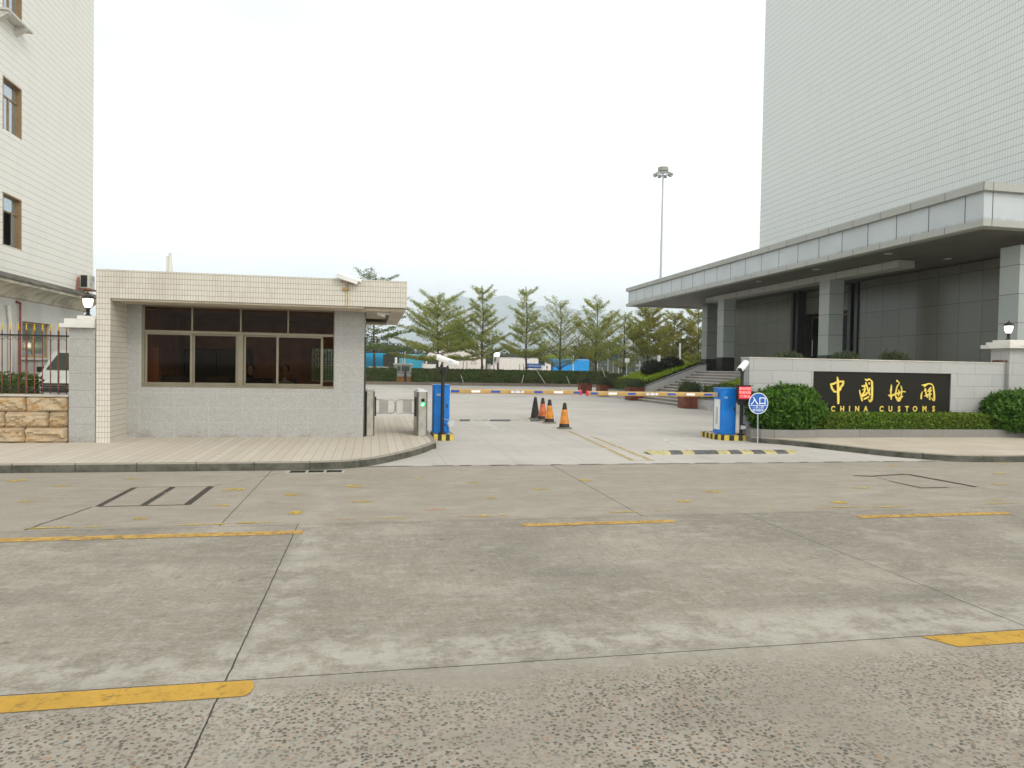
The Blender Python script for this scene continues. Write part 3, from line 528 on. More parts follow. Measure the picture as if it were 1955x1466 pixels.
# furniture and people inside
t=thing('curtain','orange brown curtain hanging at the left end of the guardhouse window','curtain',(-4.2,14.95,1.2))
b=MB()
for k in range(6): b.lathe((-4.30+k*.036,14.98,1.15),[(.02,0),(.022,.4),(.018,.72)],6)
b.build('fabric',ORANGE,t)
t=thing('desk','dark long desk under the window inside the guardhouse','desk',(-2.6,15.25,.16))
MB().box(-4.1,15.0,.84,-1.2,15.55,.88).build('desk_top',DKF,t,bevel=.005); 
for x in (-4.05,-2.7,-1.25): MB().box(x-.02,15.03,.16,x+.02,15.52,.84).build('leg',DKF,t)
for i,(x,wd,lb) in enumerate(((-3.9,.45,'dark monitor on the guardhouse desk behind the left pane'),(-3.05,.4,'dark monitor on the guardhouse desk behind the second pane'))):
    t=thing('monitor',lb,'monitor',(x,15.25,.88),'monitors on the guardhouse desk')
    MB().box(x-wd/2,15.24,1.0,x+wd/2,15.27,1.30).build('screen',DKF,t,bevel=.005); MB().lathe((x,15.28,.88),[(.1,0),(.1,.01),(.02,.02),(.02,.14)],12).build('stand',DKF,t)
t=thing('cabinet','tall dark cabinet against the rear wall inside the guardhouse','cabinet',(-3.6,18.3,.16))
MB().box(-4.4,18.1,.16,-2.9,18.55,1.9).build('body',DKF,t,bevel=.01)
for x in (-4.38,-3.63): MB().box(x,18.08,.22,x+.72,18.098,1.86).build('door',paint('dark_cabinet_door',(.03,.022,.018),.5),t,bevel=.004)
def skinobj(name,parent,verts,edges,rad,mat,sub=2):
    me=bpy.data.meshes.new(name); org=ORG[parent.name]; me.from_pydata([tuple(Vector(v)-org) for v in verts],edges,[]); me.materials.append(mat)
    o=bpy.data.objects.new(name,me); COL.objects.link(o); o.parent=parent; ORG[o.name]=org.copy()
    md=o.modifiers.new('Skin','SKIN'); md.use_smooth_shade=True; 
    for i,r_ in enumerate(rad): me.skin_vertices[0].data[i].radius=(r_,r_) if not isinstance(r_,tuple) else r_
    me.skin_vertices[0].data[0].use_root=True
    s_=o.modifiers.new('Sub','SUBSURF'); s_.levels=sub; s_.render_levels=sub; return o
def person(x,y,face,label,cloth,lean=0):
    t=thing('person',label,'person',(x,y,.16)); c,s=cos(face),sin(face)
    def P(a,b_,z): return (x+a*c-b_*s,y+a*s+b_*c,.16+z)
    V=[P(0,0,.52),P(0,-.02,.75),P(0,-.04+lean,.98),P(0,-.04+lean,1.08),P(0,-.05+lean,1.14),
       P(.09,.02,.50),P(.12,.42,.50),P(.12,.42,.10),P(.12,.55,.05), P(-.09,.02,.50),P(-.12,.42,.50),P(-.12,.42,.10),P(-.12,.55,.05),
       P(.19,-.03+lean,.98),P(.25,.05,.74),P(.16,.30,.74), P(-.19,-.03+lean,.98),P(-.25,.05,.74),P(-.16,.30,.74)]
    E=[(0,1),(1,2),(2,3),(3,4),(0,5),(5,6),(6,7),(7,8),(0,9),(9,10),(10,11),(11,12),(2,13),(13,14),(14,15),(2,16),(16,17),(17,18)]
    Rr=[(.15,.11),(.14,.10),(.14,.09),.05,.05,.09,.065,.05,.045,.09,.065,.05,.045,.065,.048,.036,.065,.048,.036]
    skinobj('clothed_body',t,V,E,Rr,cloth)
    h=MB(); 
    prof=[(.02,-.115),(.055,-.10),(.072,-.05),(.080,.0),(.078,.05),(.06,.09),(.03,.112)]
    h.lathe(P(0,-.04+lean,1.27),prof,14,0,0,.92,1.12); h.xf(Matrix.Identity(4)); 
    # nose and ears
    q=P(0,.055+lean,1.26); h.lathe(q,[(.014,-.02),(.012,0),(.004,.025)],6)
    for sg in (-1,1): h.lathe(P(sg*.076,-.04+lean,1.26),[(.012,-.025),(.018,0),(.01,.03)],6)
    h.build('head',SKIN,t,smooth=True)
    MB().lathe(P(0,-.06+lean,1.285),[(.085,-.05),(.093,0),(.086,.06),(.055,.105),(.02,.12)],14,0,0,.95,1.05).build('hair',HAIR,t,smooth=True)
    for sg in (-1,1):
        hb=MB(); hb.tube([P(sg*.16,.30,.74),P(sg*.15,.38,.735)],[.03,.034],8)
        for k in range(4): hb.tube([P(sg*.15+(k-1.5)*.017,.38,.738),P(sg*.15+(k-1.5)*.019,.42,.74),P(sg*.15+(k-1.5)*.019,.45-.006*abs(k-1),.725)],[.009,.008,.006],6)
        hb.tube([P(sg*.13,.34,.735),P(sg*.105,.375,.73)],[.011,.008],6); hb.build('hand',SKIN,t,smooth=True)
    return t
X1=pY(478,690,16.2).x; X2=pY(545,690,16.2).x
person(X1,16.2,R(180),'person seated at the guardhouse desk left of the thick middle mullion, dark clothes',CLOTH,.0)
person(X2,16.2,R(165),'person seated behind the right sliding pane of the guardhouse, pale shirt',CLOTH2,.03)
def chair(x,y,rz,label):
    t=thing('office_chair',label,'chair',(x,y,.16),'office chairs in the guardhouse'); z=.16
    MB().box(x-.24,y-.24,z+.40,x+.24,y+.24,z+.47).build('seat',DKF,t,bevel=.02,seg=2)
    MB().box(x-.22,y+.22,z+.52,x+.22,y+.28,z+1.08).build('backrest',DKF,t,bevel=.02,seg=2)
    b=MB(); b.tube([(x,y,z+.06),(x,y,z+.4)],.025,8)
    for k in range(5): a=k*2*pi/5; b.tube([(x,y,z+.07),(x+.28*cos(a),y+.28*sin(a),z+.04)],.015,6)
    b.build('base',DARKM,t)
chair(X1,16.3,0,'dark office chair behind the person left of the thick mullion'); chair(X2,16.3,0,'dark office chair behind the person in the pale shirt')
xm=pY(499,712,16.6).x; chair(xm,16.6,0,'empty dark high-backed office chair between the two seated people')

# CCTV on the roof edge, small one under the soffit, roof vent
def cctv(name,label,c,yaw,pitch,L=.36,group='cctv cameras',bracket=None):
    t=thing(name,label,'camera',c,group); M_=Matrix.Translation(c)@Matrix.Rotation(yaw,4,'Z')@Matrix.Rotation(pitch,4,'Y')
    b=MB(); pr=[(-.052,-.045),(.052,-.045),(.06,.01),(.05,.05),(.02,.062),(-.02,.062),(-.05,.05),(-.06,.01)]
    b.prism(pr,'x',-L/2,L/2); b.xf(M_); b.build('housing',WHITE,t,bevel=.004)
    b=MB(); b.prism([(-.066,.02),(-.055,.064),(-.02,.074),(.02,.074),(.055,.064),(.066,.02),(.062,.02),(.052,.059),(.02,.068),(-.02,.068),(-.052,.059),(-.062,.02)],'x',-L/2-.02,L/2+.05); b.xf(M_); b.build('sun_shield',WHITE,t)
    b=MB(); b.prism([(-.042,-.036),(.042,-.036),(.042,.03),(-.042,.03)],'x',L/2,L/2+.004); b.xf(M_); b.build('front_window',GL_K,t)
    if bracket: bracket(t)
    return t
def br1(t):
    MB().tube([(-.47,13.72,2.98),(-.47,13.70,3.08),(-.47,13.69,3.12)],.014,8).box(-.56,13.70,2.985,-.44,13.748,3.035).tube([(-.6,13.68,3.14),(-.36,13.68,3.10)],.012,6).build('bracket',paint('rusty_steel',(.27,.17,.08),.7,.3,var=.4,scale=9),t)
cctv('cctv_camera','white cctv camera tilted on the front edge of the guardhouse roof',(-.47,13.66,3.19),0,R(17),.40,bracket=br1)
def br2(t): MB().tube([(.18,14.3,2.63),(.18,14.3,2.76)],.012,8).build('bracket',DARKM,t)
cctv('cctv_camera','small cctv camera hanging under the guardhouse overhang',(.18,14.3,2.60),R(-15),R(20),.16,bracket=br2)
p=pY(325,512,15.5); v_=MB(); v_.lathe((p.x,15.5,3.05),[(.06,0),(.06,.14),(.085,.16),(.085,.26),(.055,.36),(.04,.5),(.03,.70),(.02,.74)],12)
v_.box(p.x-.075,15.48,3.3,p.x-.03,15.52,3.72); solo(v_.build('roof_vent',OFFW,smooth=True),'white flared vent standing on the guardhouse roof','roof vent')

# ================================================================ LEFT GATE PILLAR, WALL, FENCE
t=thing('gate_pillar','grey granite gate pillar with white stepped cap against the guardhouse','gate pillar',(-5.03,14,.12))
MB().box(-5.24,13.76,.11,-4.815,14.2,2.15).build('shaft',G_PILL,t,bevel=.004)
MB().box(-5.36,13.66,2.15,-4.812,14.3,2.22).box(-5.30,13.7,2.22,-4.812,14.26,2.31).box(-5.12,13.78,2.31,-4.815,14.2,2.37).build('cap',OFFW,t,bevel=.006)
def lantern(label,c,h=.45):
    t=thing('lantern',label,'lantern',c,'lit lanterns on the gate pillars'); k=h/.45
    b=MB(); b.lathe(c,[(r*k,z*k) for r,z in [(.065,0),(.062,.02),(.035,.04),(.028,.08),(.04,.10),(.022,.12),(.05,.145),(.062,.155)]],12).build('stem',DARKM,t,smooth=True)
    MB().lathe(c,[(r*k,z*k) for r,z in [(.048,.157),(.078,.22),(.088,.29),(.087,.325)]],16).build('glass',LAMPG,t,smooth=True)
    b=MB()
    for i in range(6):
        a=i*pi/3+.2; b.tube([(c[0]+r*k*cos(a),c[1]+r*k*sin(a),c[2]+z*k) for r,z in [(.05,.155),(.081,.22),(.091,.29),(.091,.33)]],.004*k,4)
    b.build('rib',DARKM,t)
    MB().lathe(c,[(r*k,z*k) for r,z in [(.108,.327),(.108,.34),(.085,.37),(.05,.395),(.018,.41),(.008,.42),(.012,.43),(.004,.45)]],16).build('cap',DARKM,t)
    return t
pl=pY(168,602,14.0); lantern('lit lantern on the left gate pillar beside the guardhouse',(pl.x,14.0,2.37),.44)
# rough stone wall
t=thing('stone_wall','low wall of rough yellow sandstone blocks under the iron fence','wall',(-8,14,.12))
def rough(x0,x1,z0,z1,seed,b):
    nx=max(5,int((x1-x0)/.03)); nz=8; g=[]; y=13.80
    for i in range(nx+1):
        for j in range(nz+1):
            u=i/nx; w=j/nz; x=x0+(x1-x0)*u; z=z0+(z1-z0)*w; e=min(u*(x1-x0),(1-u)*(x1-x0),w*(z1-z0),(1-w)*(z1-z0)); k=min(1,e/.03)
            d=k*(.03+.09*abs(mnoise.noise(Vector((x*2.2,z*5,seed))))+.035*mnoise.noise(Vector((x*9,z*16,seed)))+.02*mnoise.noise(Vector((x*22,z*30,seed)))) ; d+= k*.035*(1 if mnoise.noise(Vector((x*4,seed,z*2)))>(.5-w) else 0)
            g.append(len(b.v)); b.v.append((x,y-d,z))
    for i in range(nx):
        for j in range(nz): a=i*(nz+1)+j; b.f.append((g[a],g[a+nz+1],g[a+nz+2],g[a+1])); b.m.append(0)
b=MB(); 
for r_,(z0,z1) in enumerate(((.12,.385),(.395,.66),(.67,.93))):
    x=-5.262; k=0; first=[.68,.30,.66][r_]
    while x>-12:
        w=first if k==0 else random.uniform(.6,.95); rough(x-w,x-.008,z0,z1,r_*7+k,b); x-=w; k+=1
m=NM('yellow_sandstone',.9); v,x_,y_,z_=m.pos(); geo=m.t.nodes.new('ShaderNodeNewGeometry')
c=m.mix(geo.outputs['Random Per Island'],(.36,.275,.165),(.48,.39,.26)); c=m.mix(m.ramp(m.noise(m.vec(v,(1,1,2.5)),3.5,6,.7),.48,.68),c,(.46,.28,.12)); c=m.mix(m.ramp(m.noise(v,2,5,.7),.55,.8,0,.6),c,(.52,.45,.36)); c=m.mix(m.ramp(m.noise(m.vec(v,(.6,1,3)),6,6,.75),.62,.75,0,.7),c,(.16,.10,.05)); m.col(c); m.bump(m.noise(v,25,6,.7),.6,.01)
b.build('block',m.m,t); MB().box(-12,13.80,.11,-5.242,14.1,.93).build('core',paint('stone_mortar',(.16,.11,.065),.9),t)
MB().box(-12,13.74,.93,-5.244,14.14,.965).build('coping',paint('coping_stone',(.45,.42,.36),.85),t,bevel=.006)
t=thing('iron_fence','dark iron railing with gold spear tips on the sandstone wall','fence',(-8,13.95,.965)); yf=13.95
MB().box(-12,yf-.02,1.99,-5.242,yf+.02,2.02).build('rail',DARKM,t); MB().box(-12,yf-.015,1.03,-5.242,yf+.015,1.05).build('rail',DARKM,t)
x=-5.35
k=0
while x>-11.5:
    big=(k%4==1); r_=.016 if big else .009
    MB().tube([(x,yf,.965),(x,yf,2.10)],r_,6).build('bar',RAILR,t)
    MB().lathe((x,yf,2.09),[(.010,0),(.014,.02),(.007,.035),(.026,.042),(.007,.05),(.012,.075),(.002,.13)],6).build('spear_tip',GOLDT,t)
    x-=.128; k+=1
x=-5.35
while x>-11.4:
    for zc,sg in ((1.95,1),(1.085,-1)):
        A=[(x-.064-.04+.022*cos(a),yf,zc+.022*sin(a)*sg) for a in np.linspace(-2.5,1.6,7)]; B=[(x-.064+.04-.022*cos(a),yf,zc+.022*sin(a)*sg) for a in np.linspace(1.6,-2.5,7)]
        MB().tube(A+B,.004,4).build('scroll',DARKM,t)
    x-=.128
# hedge behind the fence, van
co=MB().box(-12,14.35,.2,-6.15,14.8,1.2); o=leaves(boxpts(-12.05,14.3,.5,-6.08,14.85,1.27,9000,.03,lump=.05),.07,L_HFAR,'hedge',core=co); solo(o,'clipped dark hedge behind the iron fence','hedge',loc=(-9,14.6,.12))

VX0,VX1,VY=-9.5,-7.75,22.2
t=thing('van','white van with black slatted grille parked nose-on behind the iron fence','van',((VX0+VX1)/2,VY+2,0))
b=MB(); prof=[(VY+.05,.30),(VY,.55),(VY+.02,.88),(VY+.12,1.0),(VY+.62,1.13),(VY+.9,1.28),(VY+1.55,1.80),(VY+1.8,1.86),(VY+4.2,1.84),(VY+4.35,1.5),(VY+4.4,.5),(VY+4.3,.3)]
b.prism(prof,'x',VX0,VX1); b.build('body',VANW,t,bevel=.05,seg=2,smooth=True)
MB().face([(VX0+.12,VY+.84,1.29),(VX1-.12,VY+.84,1.29),(VX1-.22,VY+1.46,1.785),(VX0+.22,VY+1.46,1.785)]).build('windscreen',GL_V,t)
for s_,xx in ((-1,VX0-.004),(1,VX1+.004)): MB().face([(xx,VY+1.15,1.3),(xx,VY+2.2,1.3),(xx,VY+2.2,1.72),(xx,VY+1.62,1.72)]).build('side_window',GL_V,t)
b=MB()
for k in range(4): b.box(VX0+.35,VY-.035,.66+k*.07,VX1-.35,VY+.02,.695+k*.07)
b.build('grille',DARKM,t); b=MB().box(VX0+.2,VY-.05,.32,VX1-.2,VY-.0,.5).build('bumper_intake',DARKM,t)
for xx in (VX0+.05,VX1-.33): MB().box(xx,VY-.02,.80,xx+.28,VY+.1,.95).build('headlight',paint('headlight_lens',(.5,.52,.5),.15,.3),t,bevel=.02)
MB().box((VX0+VX1)/2-.22,VY-.062,.5,(VX0+VX1)/2+.22,VY-.052,.61).build('number_plate',paint('plate_blue',(.02,.08,.4),.5),t)
MB().box(VX1-.62,VY-.058,.34,VX1-.36,VY-.051,.44).build('red_reflector',REDP,t)
for xx in (VX0,VX1-.2):
    for yy in (VY+.85,VY+3.6):
        w_=MB(); w_.lathe((0,0,0),[(.2,0),(.31,.01),(.33,.05),(.33,.15),(.31,.19),(.2,.2)],20); w_.xf(Matrix.Translation((xx,yy,.33))@Matrix.Rotation(R(90),4,'Y')); w_.build('wheel',TYRE,t)
for s_,xx in ((-1,VX0-.02),(1,VX1+.02)): MB().box(min(xx,xx+s_*.18),VY+1.0,1.2,max(xx,xx+s_*.18),VY+1.12,1.36).build('wing_mirror',DARKM,t,bevel=.02)

# ================================================================ LEFT BUILDING
LB=thing('office_building','tall cream tiled office block with a stained cornice at the left edge','building',(-16,22,0)); XW=-10.0
holes=[]
FL=3.17
for k in range(6):
    z0=4.72+k*FL
    for yy in (21.92,17.4): holes.append((yy,yy+1.05,z0,z0+1.43))
def wallx(X,y0,y1,z0,z1,hs,th,b,sgn=1):
    # wall slab with face at X facing +X (sgn 1), holes (ya,yb,za,zb) with grid decomposition
    ys=sorted(set([y0,y1]+[h[0] for h in hs]+[h[1] for h in hs])); zs=sorted(set([z0,z1]+[h[2] for h in hs]+[h[3] for h in hs]))
    for i in range(len(zs)-1):
        run=None
        for j in range(len(ys)-1):
            cy,cz=(ys[j]+ys[j+1])/2,(zs[i]+zs[i+1])/2; hole=any(h[0]<cy<h[1] and h[2]<cz<h[3] for h in hs)
            if not hole:
                if run is None: run=[ys[j],ys[j+1]]
                else: run[1]=ys[j+1]
            if (hole or j==len(ys)-2) and run: b.box(X-th,run[0],zs[i],X,run[1],zs[i+1],skip='tb' ); run=None
    for h in hs:
        b.face([(X-th,h[0],h[2]),(X,h[0],h[2]),(X,h[1],h[2]),(X-th,h[1],h[2])]); b.face([(X-th,h[0],h[3]),(X-th,h[1],h[3]),(X,h[1],h[3]),(X,h[0],h[3])])
b=MB(); wallx(XW,15,28.35,3.97,24,holes,.3,b); b.box(-30,28.05,3.97,XW-.3,28.35,24).box(-30,15,3.97,XW-.3,15.3,24).box(-30,15.3,23.7,XW-.3,28.05,24); b.build('upper_wall',T_LEFT,LB)
# ground floor render wall slightly behind
gz=[(23.6,25.5,1.62,2.71),(17.5,19.4,1.62,2.71)]
b=MB(); wallx(XW-.25,15,28.2,0,3.36,gz,.3,b); b.box(-30,27.9,0,XW-.55,28.2,3.36).box(-30,15,0,XW-.55,15.3,3.36); b.build('ground_floor_wall',RENDER,LB)
# moulded cornice, running round the far corner
pr=[(XW-.3,3.30),(XW-.18,3.34),(XW-.15,3.42),(XW-.08,3.50),(XW+.02,3.58),(XW+.16,3.64),(XW+.30,3.66),(XW+.30,3.74),(XW-.3,3.74)]
MB().prism(pr,'y',14.7,28.5).box(-30,28.2,3.42,XW-.3,28.55,3.74).build('cornice',CORN,LB); MB().prism([(XW-.3,3.745),(XW+.33,3.745),(XW+.33,3.79),(XW+.04,3.965),(XW-.3,3.965)],'y',14.65,28.6).box(-30,28.35,3.745,XW-.3,28.6,3.965).build('cornice_top',CORND,LB)
for (ya,yb,za,zb) in holes:
    f=MB(); X0=XW-.14; q=.05; f.box(X0,ya,za,X0+.05,ya+q,zb).box(X0,yb-q,za,X0+.05,yb,zb).box(X0,ya+q,za,X0+.05,yb-q,za+q).box(X0,ya+q,zb-q,X0+.05,yb-q,zb).box(X0,ya+q,zb-.48,X0+.05,yb-q,zb-.44).box(X0,(ya+yb)/2-.02,za+q,X0+.05,(ya+yb)/2+.02,zb-.48)
    # brown reveal lining
    f.box(X0+.05,ya-.012,za-.02,XW+.004,ya+.03,zb+.012).box(X0+.05,yb-.03,za-.02,XW+.004,yb+.012,zb+.012).box(X0+.05,ya+.03,zb-.03,XW+.004,yb-.03,zb+.012)
    w_=f.build('window',paint('bronze_window_frame',(.30,.20,.10),.5,.2),LB); MB().box(X0+.015,ya+q,za+q,X0+.022,yb-q,zb-q).build('pane',GL_W,w_)
# open sash on the lowest visible window
h=holes[0]; M_=Matrix.Translation((XW-.08,h[0]+.62,h[2]+.06))@Matrix.Rotation(R(-62),4,'Z')
b=MB().box(0,-.02,0,.03,.0,.90).box(.40,-.02,0,.43,0,.90).box(.03,-.02,0,.40,0,.03).box(.03,-.02,.87,.40,0,.9); b.xf(M_); so_=b.build('open_sash',ALU,LB); b=MB().box(.03,-.014,.03,.40,-.006,.87); b.xf(M_); b.build('pane',GL_K2,so_)
MB().box(XW-.115,h[0]+.3,h[2]+.06,XW-.085,h[0]+.62,h[2]+.93).build('dark_opening',GL_K,LB)
for (ya,yb,za,zb) in gz:
    f=MB(); X0=XW-.40; f.box(X0,ya,za,X0+.06,ya+.06,zb).box(X0,yb-.06,za,X0+.06,yb,zb).box(X0,ya+.06,za,X0+.06,yb-.06,za+.06).box(X0,ya+.06,zb-.06,X0+.06,yb-.06,zb).box(X0,(ya+yb)/2-.03,za+.06,X0+.06,(ya+yb)/2+.03,zb-.06)
    w_=f.build('window',paint('ochre_window_frame',(.36,.25,.11),.5,.2),LB); MB().box(X0+.015,ya+.06,za+.06,X0+.03,yb-.06,zb-.06).build('pane',GL_W,w_)
    MB().box(XW-.34,ya-.05,za-.07,XW-.20,yb+.05,za-.005).build('sill',OFFW,LB)
# canopies over upper windows (left of frame top)
b=MB(); z=4.72+2*FL-.12; b.prism([(XW+.001,z-.26),(XW+.001,z),(XW+.28,z),(XW+.28,z-.06)],'y',21.6,21.75).prism([(XW+.001,z-.26),(XW+.001,z),(XW+.28,z),(XW+.28,z-.06)],'y',22.55,22.7).box(XW+.001,21.55,z+.002,XW+.30,23.0,z+.06).build('window_ledge',OFFW,LB)
b=MB(); X0=XW-.19; b.tube([(X0,23.35,0),(X0,23.35,3.22)],.028,8).tube([(X0,23.35,3.22),(X0-.05,23.35-.15,3.25)],.035,8); b.build('red_downpipe',paint('red_pipe',(.20,.05,.035),.6,var=.3),LB)
b=MB(); b.tube([(X0,22.75,0),(X0,22.75,2.6),(X0+.02,22.60,3.1)],.05,8).build('white_downpipe',OFFW,LB)
MB().tube([(X0,22.78,3.1),(X0+.05,22.95,3.0),(X0+.03,23.02,2.6),(X0,23.0,1.2)],.012,5).build('cable',GALV,LB)
MB().box(XW-.252,15,0,XW-.20,28.2,.55).build('plinth',paint('worn_plinth',(.42,.36,.28),.9,var=.2,dirt=.5,scale=2),LB)
# air conditioner outdoor unit
t=thing('air_conditioner','white air conditioner unit on a rusty bracket at the cream building corner','air conditioner',(-9.7,27.4,4.0))
MB().box(-9.93,26.98,4.06,-9.66,27.55,4.54).build('casing',paint('dirty_white_casing',(.56,.54,.46),.5,dirt=.3,scale=3),t,bevel=.01); MB().box(-9.9,26.962,4.1,-9.7,26.978,4.5).build('side_vent',DARKM,t)
b=MB()
for r_ in (.06,.11,.16,.2): b.tube([(-9.652,27.28+r_*cos(a),4.30+r_*sin(a)) for a in np.linspace(0,2*pi,17)],.006,4)
b.build('fan_grille',GALV,t); MB().box(-9.998,27.0,3.99,-9.6,27.04,4.05).box(-9.998,27.46,3.99,-9.6,27.5,4.05).tube([(-9.98,27.02,3.7),(-9.62,27.02,4.0)],.015,5).build('bracket',paint('rust_bracket',(.22,.09,.05),.8),t)
MB().tube([(-9.96,26.9,4.1),(-9.94,26.85,4.4),(-9.96,26.8,3.98)],.03,6).build('pipe',paint('red_rust_pipe',(.30,.09,.06),.8),t)
# ================================================================ TURNSTILES
def turnstile(x0,x1,sg,label,led):
    t=thing('turnstile',label,'turnstile',((x0+x1)/2,15.4,.12),'swing gate turnstiles beside the guardhouse'); y0,y1=14.85,16.05; ch=.035
    b=MB(); b.prism([(x0+ch,y0),(x1-ch,y0),(x1,y0+ch*1.6),(x1,y1-ch),(x1-ch,y1),(x0+ch,y1),(x0,y1-ch),(x0,y0+ch*1.6)],'z',.121,1.045); b.build('cabinet',STEEL,t,bevel=.004)
    b=MB(); n0=0; b.prism([(x0+.04,y0+.05),(x1-.04,y0+.05),(x1-.04,y1-.05),(x0+.04,y1-.05)],'z',1.0455,1.075); 
    b.face([(x0,y0,1.046),(x1,y0,1.046),(x1-.04,y0+.05,1.0755),(x0+.04,y0+.05,1.0755)]); b.build('top_cap',STEELL,t)
    xe=x1 if sg>0 else x0; L=.42; ya=15.2; zl,zh=.575,.86
    MB().box(min(xe,xe+sg*.03),ya-.12,.52,max(xe,xe+sg*.03),ya+.12,.92).build('hinge_panel',DARKM,t)
    pts=[(xe+sg*.02,ya,zh),(xe+sg*(L-.05),ya,zh),(xe+sg*(L-.015),ya,zh-.015),(xe+sg*L,ya,zh-.05),(xe+sg*L,ya,zl+.05),(xe+sg*(L-.015),ya,zl+.015),(xe+sg*(L-.05),ya,zl),(xe+sg*.02,ya,zl)]
    a=MB().tube(pts,.011,8).build('swing_arm',STEEL,t,smooth=True)
    xa,xb=sorted((xe+sg*.09,xe+sg*.28)); MB().box(xa,ya-.006,zl+.004,xb,ya+.006,zh-.004).build('swing_panel',paint('arm_panel',(.38,.355,.32),.4,.5),a)
    if led:
        cx=(x0+x1)/2+.01; MB().box(cx-.035,y0-.006,.835,cx+.035,y0-.001,.905).build('reader_window',GL_K,t)
        d=MB(); d.lathe((0,0,0),[(.048,0),(.048,.006)],20); d.xf(facing((cx,y0-.001,.785))); dd=d.build('indicator_light',LEDG,t)
        q=MB(); q.prism([(-.028,-.028),(.012,-.028),(.0,-.014),(.03,.016),(.016,.03),(-.014,.0),(-.028,.012)],'z',0,.003); q.xf(facing((cx,y0-.0075,.785))); q.build('arrow',LEDGW,dd)
    return t
turnstile(-.13,.065,1,'steel swing gate turnstile standing against the guardhouse wall',False)
turnstile(.93,1.15,-1,'steel swing gate turnstile with lit green arrow beside the left barrier',True)

# ================================================================ BARRIERS
def striped(name,label,pts,h,w=.087,n0=0):
    # kerb island with yellow/black blocks along the outline
    t=thing(name,label,'kerb island',(pts[0][0],pts[0][1],0),'striped barrier islands'); c=Vector((sum(p[0] for p in pts)/len(pts),sum(p[1] for p in pts)/len(pts)))
    MB().prism([tuple(c+(Vector(p)-c)*.93) for p in pts],'z',.005,h-.008).build('core',paint('island_concrete',(.45,.40,.33),.85,var=.15),t)
    k=n0
    for i in range(len(pts)):
        a,d=Vector(pts[i]),Vector(pts[(i+1)%len(pts)]); L=(d-a).length; n=max(1,round(L/w))
        for j in range(n):
            p,q=a+(d-a)*(j/n),a+(d-a)*((j+1)/n); pi_,qi=c+(p-c)*.9,c+(q-c)*.9
            MB().prism([tuple(p),tuple(q),tuple(qi),tuple(pi_)],'z',.004,h).build('yellow_block' if k%2==0 else 'black_block',YEL if k%2==0 else BLK,t); k+=1
    return t
striped('barrier_island','yellow and black striped kerb island under the left barrier cabinet',[(1.30,15.02),(1.73,15.02),(1.73,15.9),(1.30,15.9)],.135)
striped('barrier_island','long striped kerb island with black and yellow blocks under the right barrier cabinet',[(7.80,15.15),(7.92,14.92),(8.12,14.83),(8.53,14.80),(8.53,15.85),(7.80,15.85)],.125,.10,1)
def barrier(label,x0,x1,y0,y1,z0,z1,xa,xb,za,marks,panel,capx):
    t=thing('barrier_gate',label,'barrier',((x0+x1)/2,(y0+y1)/2,z0),'barrier gates across the drive')
    MB().prism([(x0+.02,y0),(x1-.02,y0),(x1,y0+.03),(x1,y1),(x0,y1),(x0,y0+.03)],'z',z0,z1-.03).build('cabinet',BLUE,t,bevel=.006)
    MB().box(x0-.012,y0-.012,z1-.029,x1+.012,y1+.012,z1).build('lid',paint('blue_lid',(.03,.22,.60),.35),t,bevel=.008)
    MB().box(x0+.035,y0-.004,z0+.05,x1-.035,y0-.0005,z1-.09).build('door',BLUE,t,bevel=.0015); MB().box(x1-.075,y0-.012,z0+.55,x1-.05,y0-.004,z0+.63).build('lock',DARKM,t); MB().box(x0+.07,y0-.0065,z1-.24,x0+.15,y0-.0042,z1-.20).build('rating_plate',GALV,t)
    if panel: MB().box(x0-.006,y0+.07,z0+.1,x0-.001,y1-.05,z1-.27).build('white_side_panel',WHITE,t); MB().box(x0-.009,y0+.16,z0+.22,x0-.0065,y1-.15,z1-.45).build('side_slot',GALV,t)
    ym=(y0+y1)/2; a=MB(); h=.05; P=[(ym-.025,za-h),(ym+.025,za-h),(ym+.035,za-h*.5),(ym+.035,za+h*.5),(ym+.025,za+h),(ym-.025,za+h),(ym-.035,za+h*.5),(ym-.035,za-h*.5)]
    a.prism(P,'x',min(xa,xb),max(xa,xb)); arm=a.build('boom_arm',BOOM,t)
    sgn=1 if xb>xa else -1
    MB().prism([((p[0]-ym)*1.15+ym,(p[1]-za)*1.15+za) for p in P],'x',xb if sgn>0 else xb-.05,xb+.05 if sgn>0 else xb).build('end_cap',REDP,arm,bevel=.006)
    MB().prism([((p[0]-ym)*1.3+ym,(p[1]-za)*1.2+za) for p in P],'x',min(xa,xa+sgn*.02),max(xa,xa+sgn*.02)).build('clamp',GALV,arm)
    for (p0_,p1_,kind) in marks:
        X0=pY(p0_,za and 748,ym-.04).x; X1_=pY(p1_,748,ym-.04).x; MB().box(X0,ym-.0385,za-.024,X1_,ym-.0355,za+.024).build({'b':'blue_reflector','w':'white_reflector','t':'label_strip'}[kind],{'b':REFB,'w':REFW,'t':REFW}[kind],arm)
        if kind=='t': textmesh('一车一杆',.062,facing(((X0+X1_)/2-.02,ym-.041,za)),paint('label_ink',(.05,.06,.25),.6),'lettering',arm,.0008,space=1.15)
    return t
barrier('blue barrier cabinet with lowered ochre boom on the left side of the drive',1.31,1.665,15.32,15.68,.137,1.19,1.68,4.63,1.045,[(861,877,'b'),(900,917,'w'),(938,955,'b'),(976,1000,'t'),(1020,1036,'b'),(1058,1075,'w'),(1095,1109,'b')],False,0)
barrier('blue barrier cabinet with white side panel and lowered boom right of the drive',7.93,8.31,15.1,15.5,.127,1.20,7.91,4.78,1.035,[(1128,1142,'b'),(1162,1178,'w'),(1199,1214,'b'),(1234,1256,'t'),(1275,1290,'b'),(1311,1327,'w'),(1345,1361,'b')],True,0)
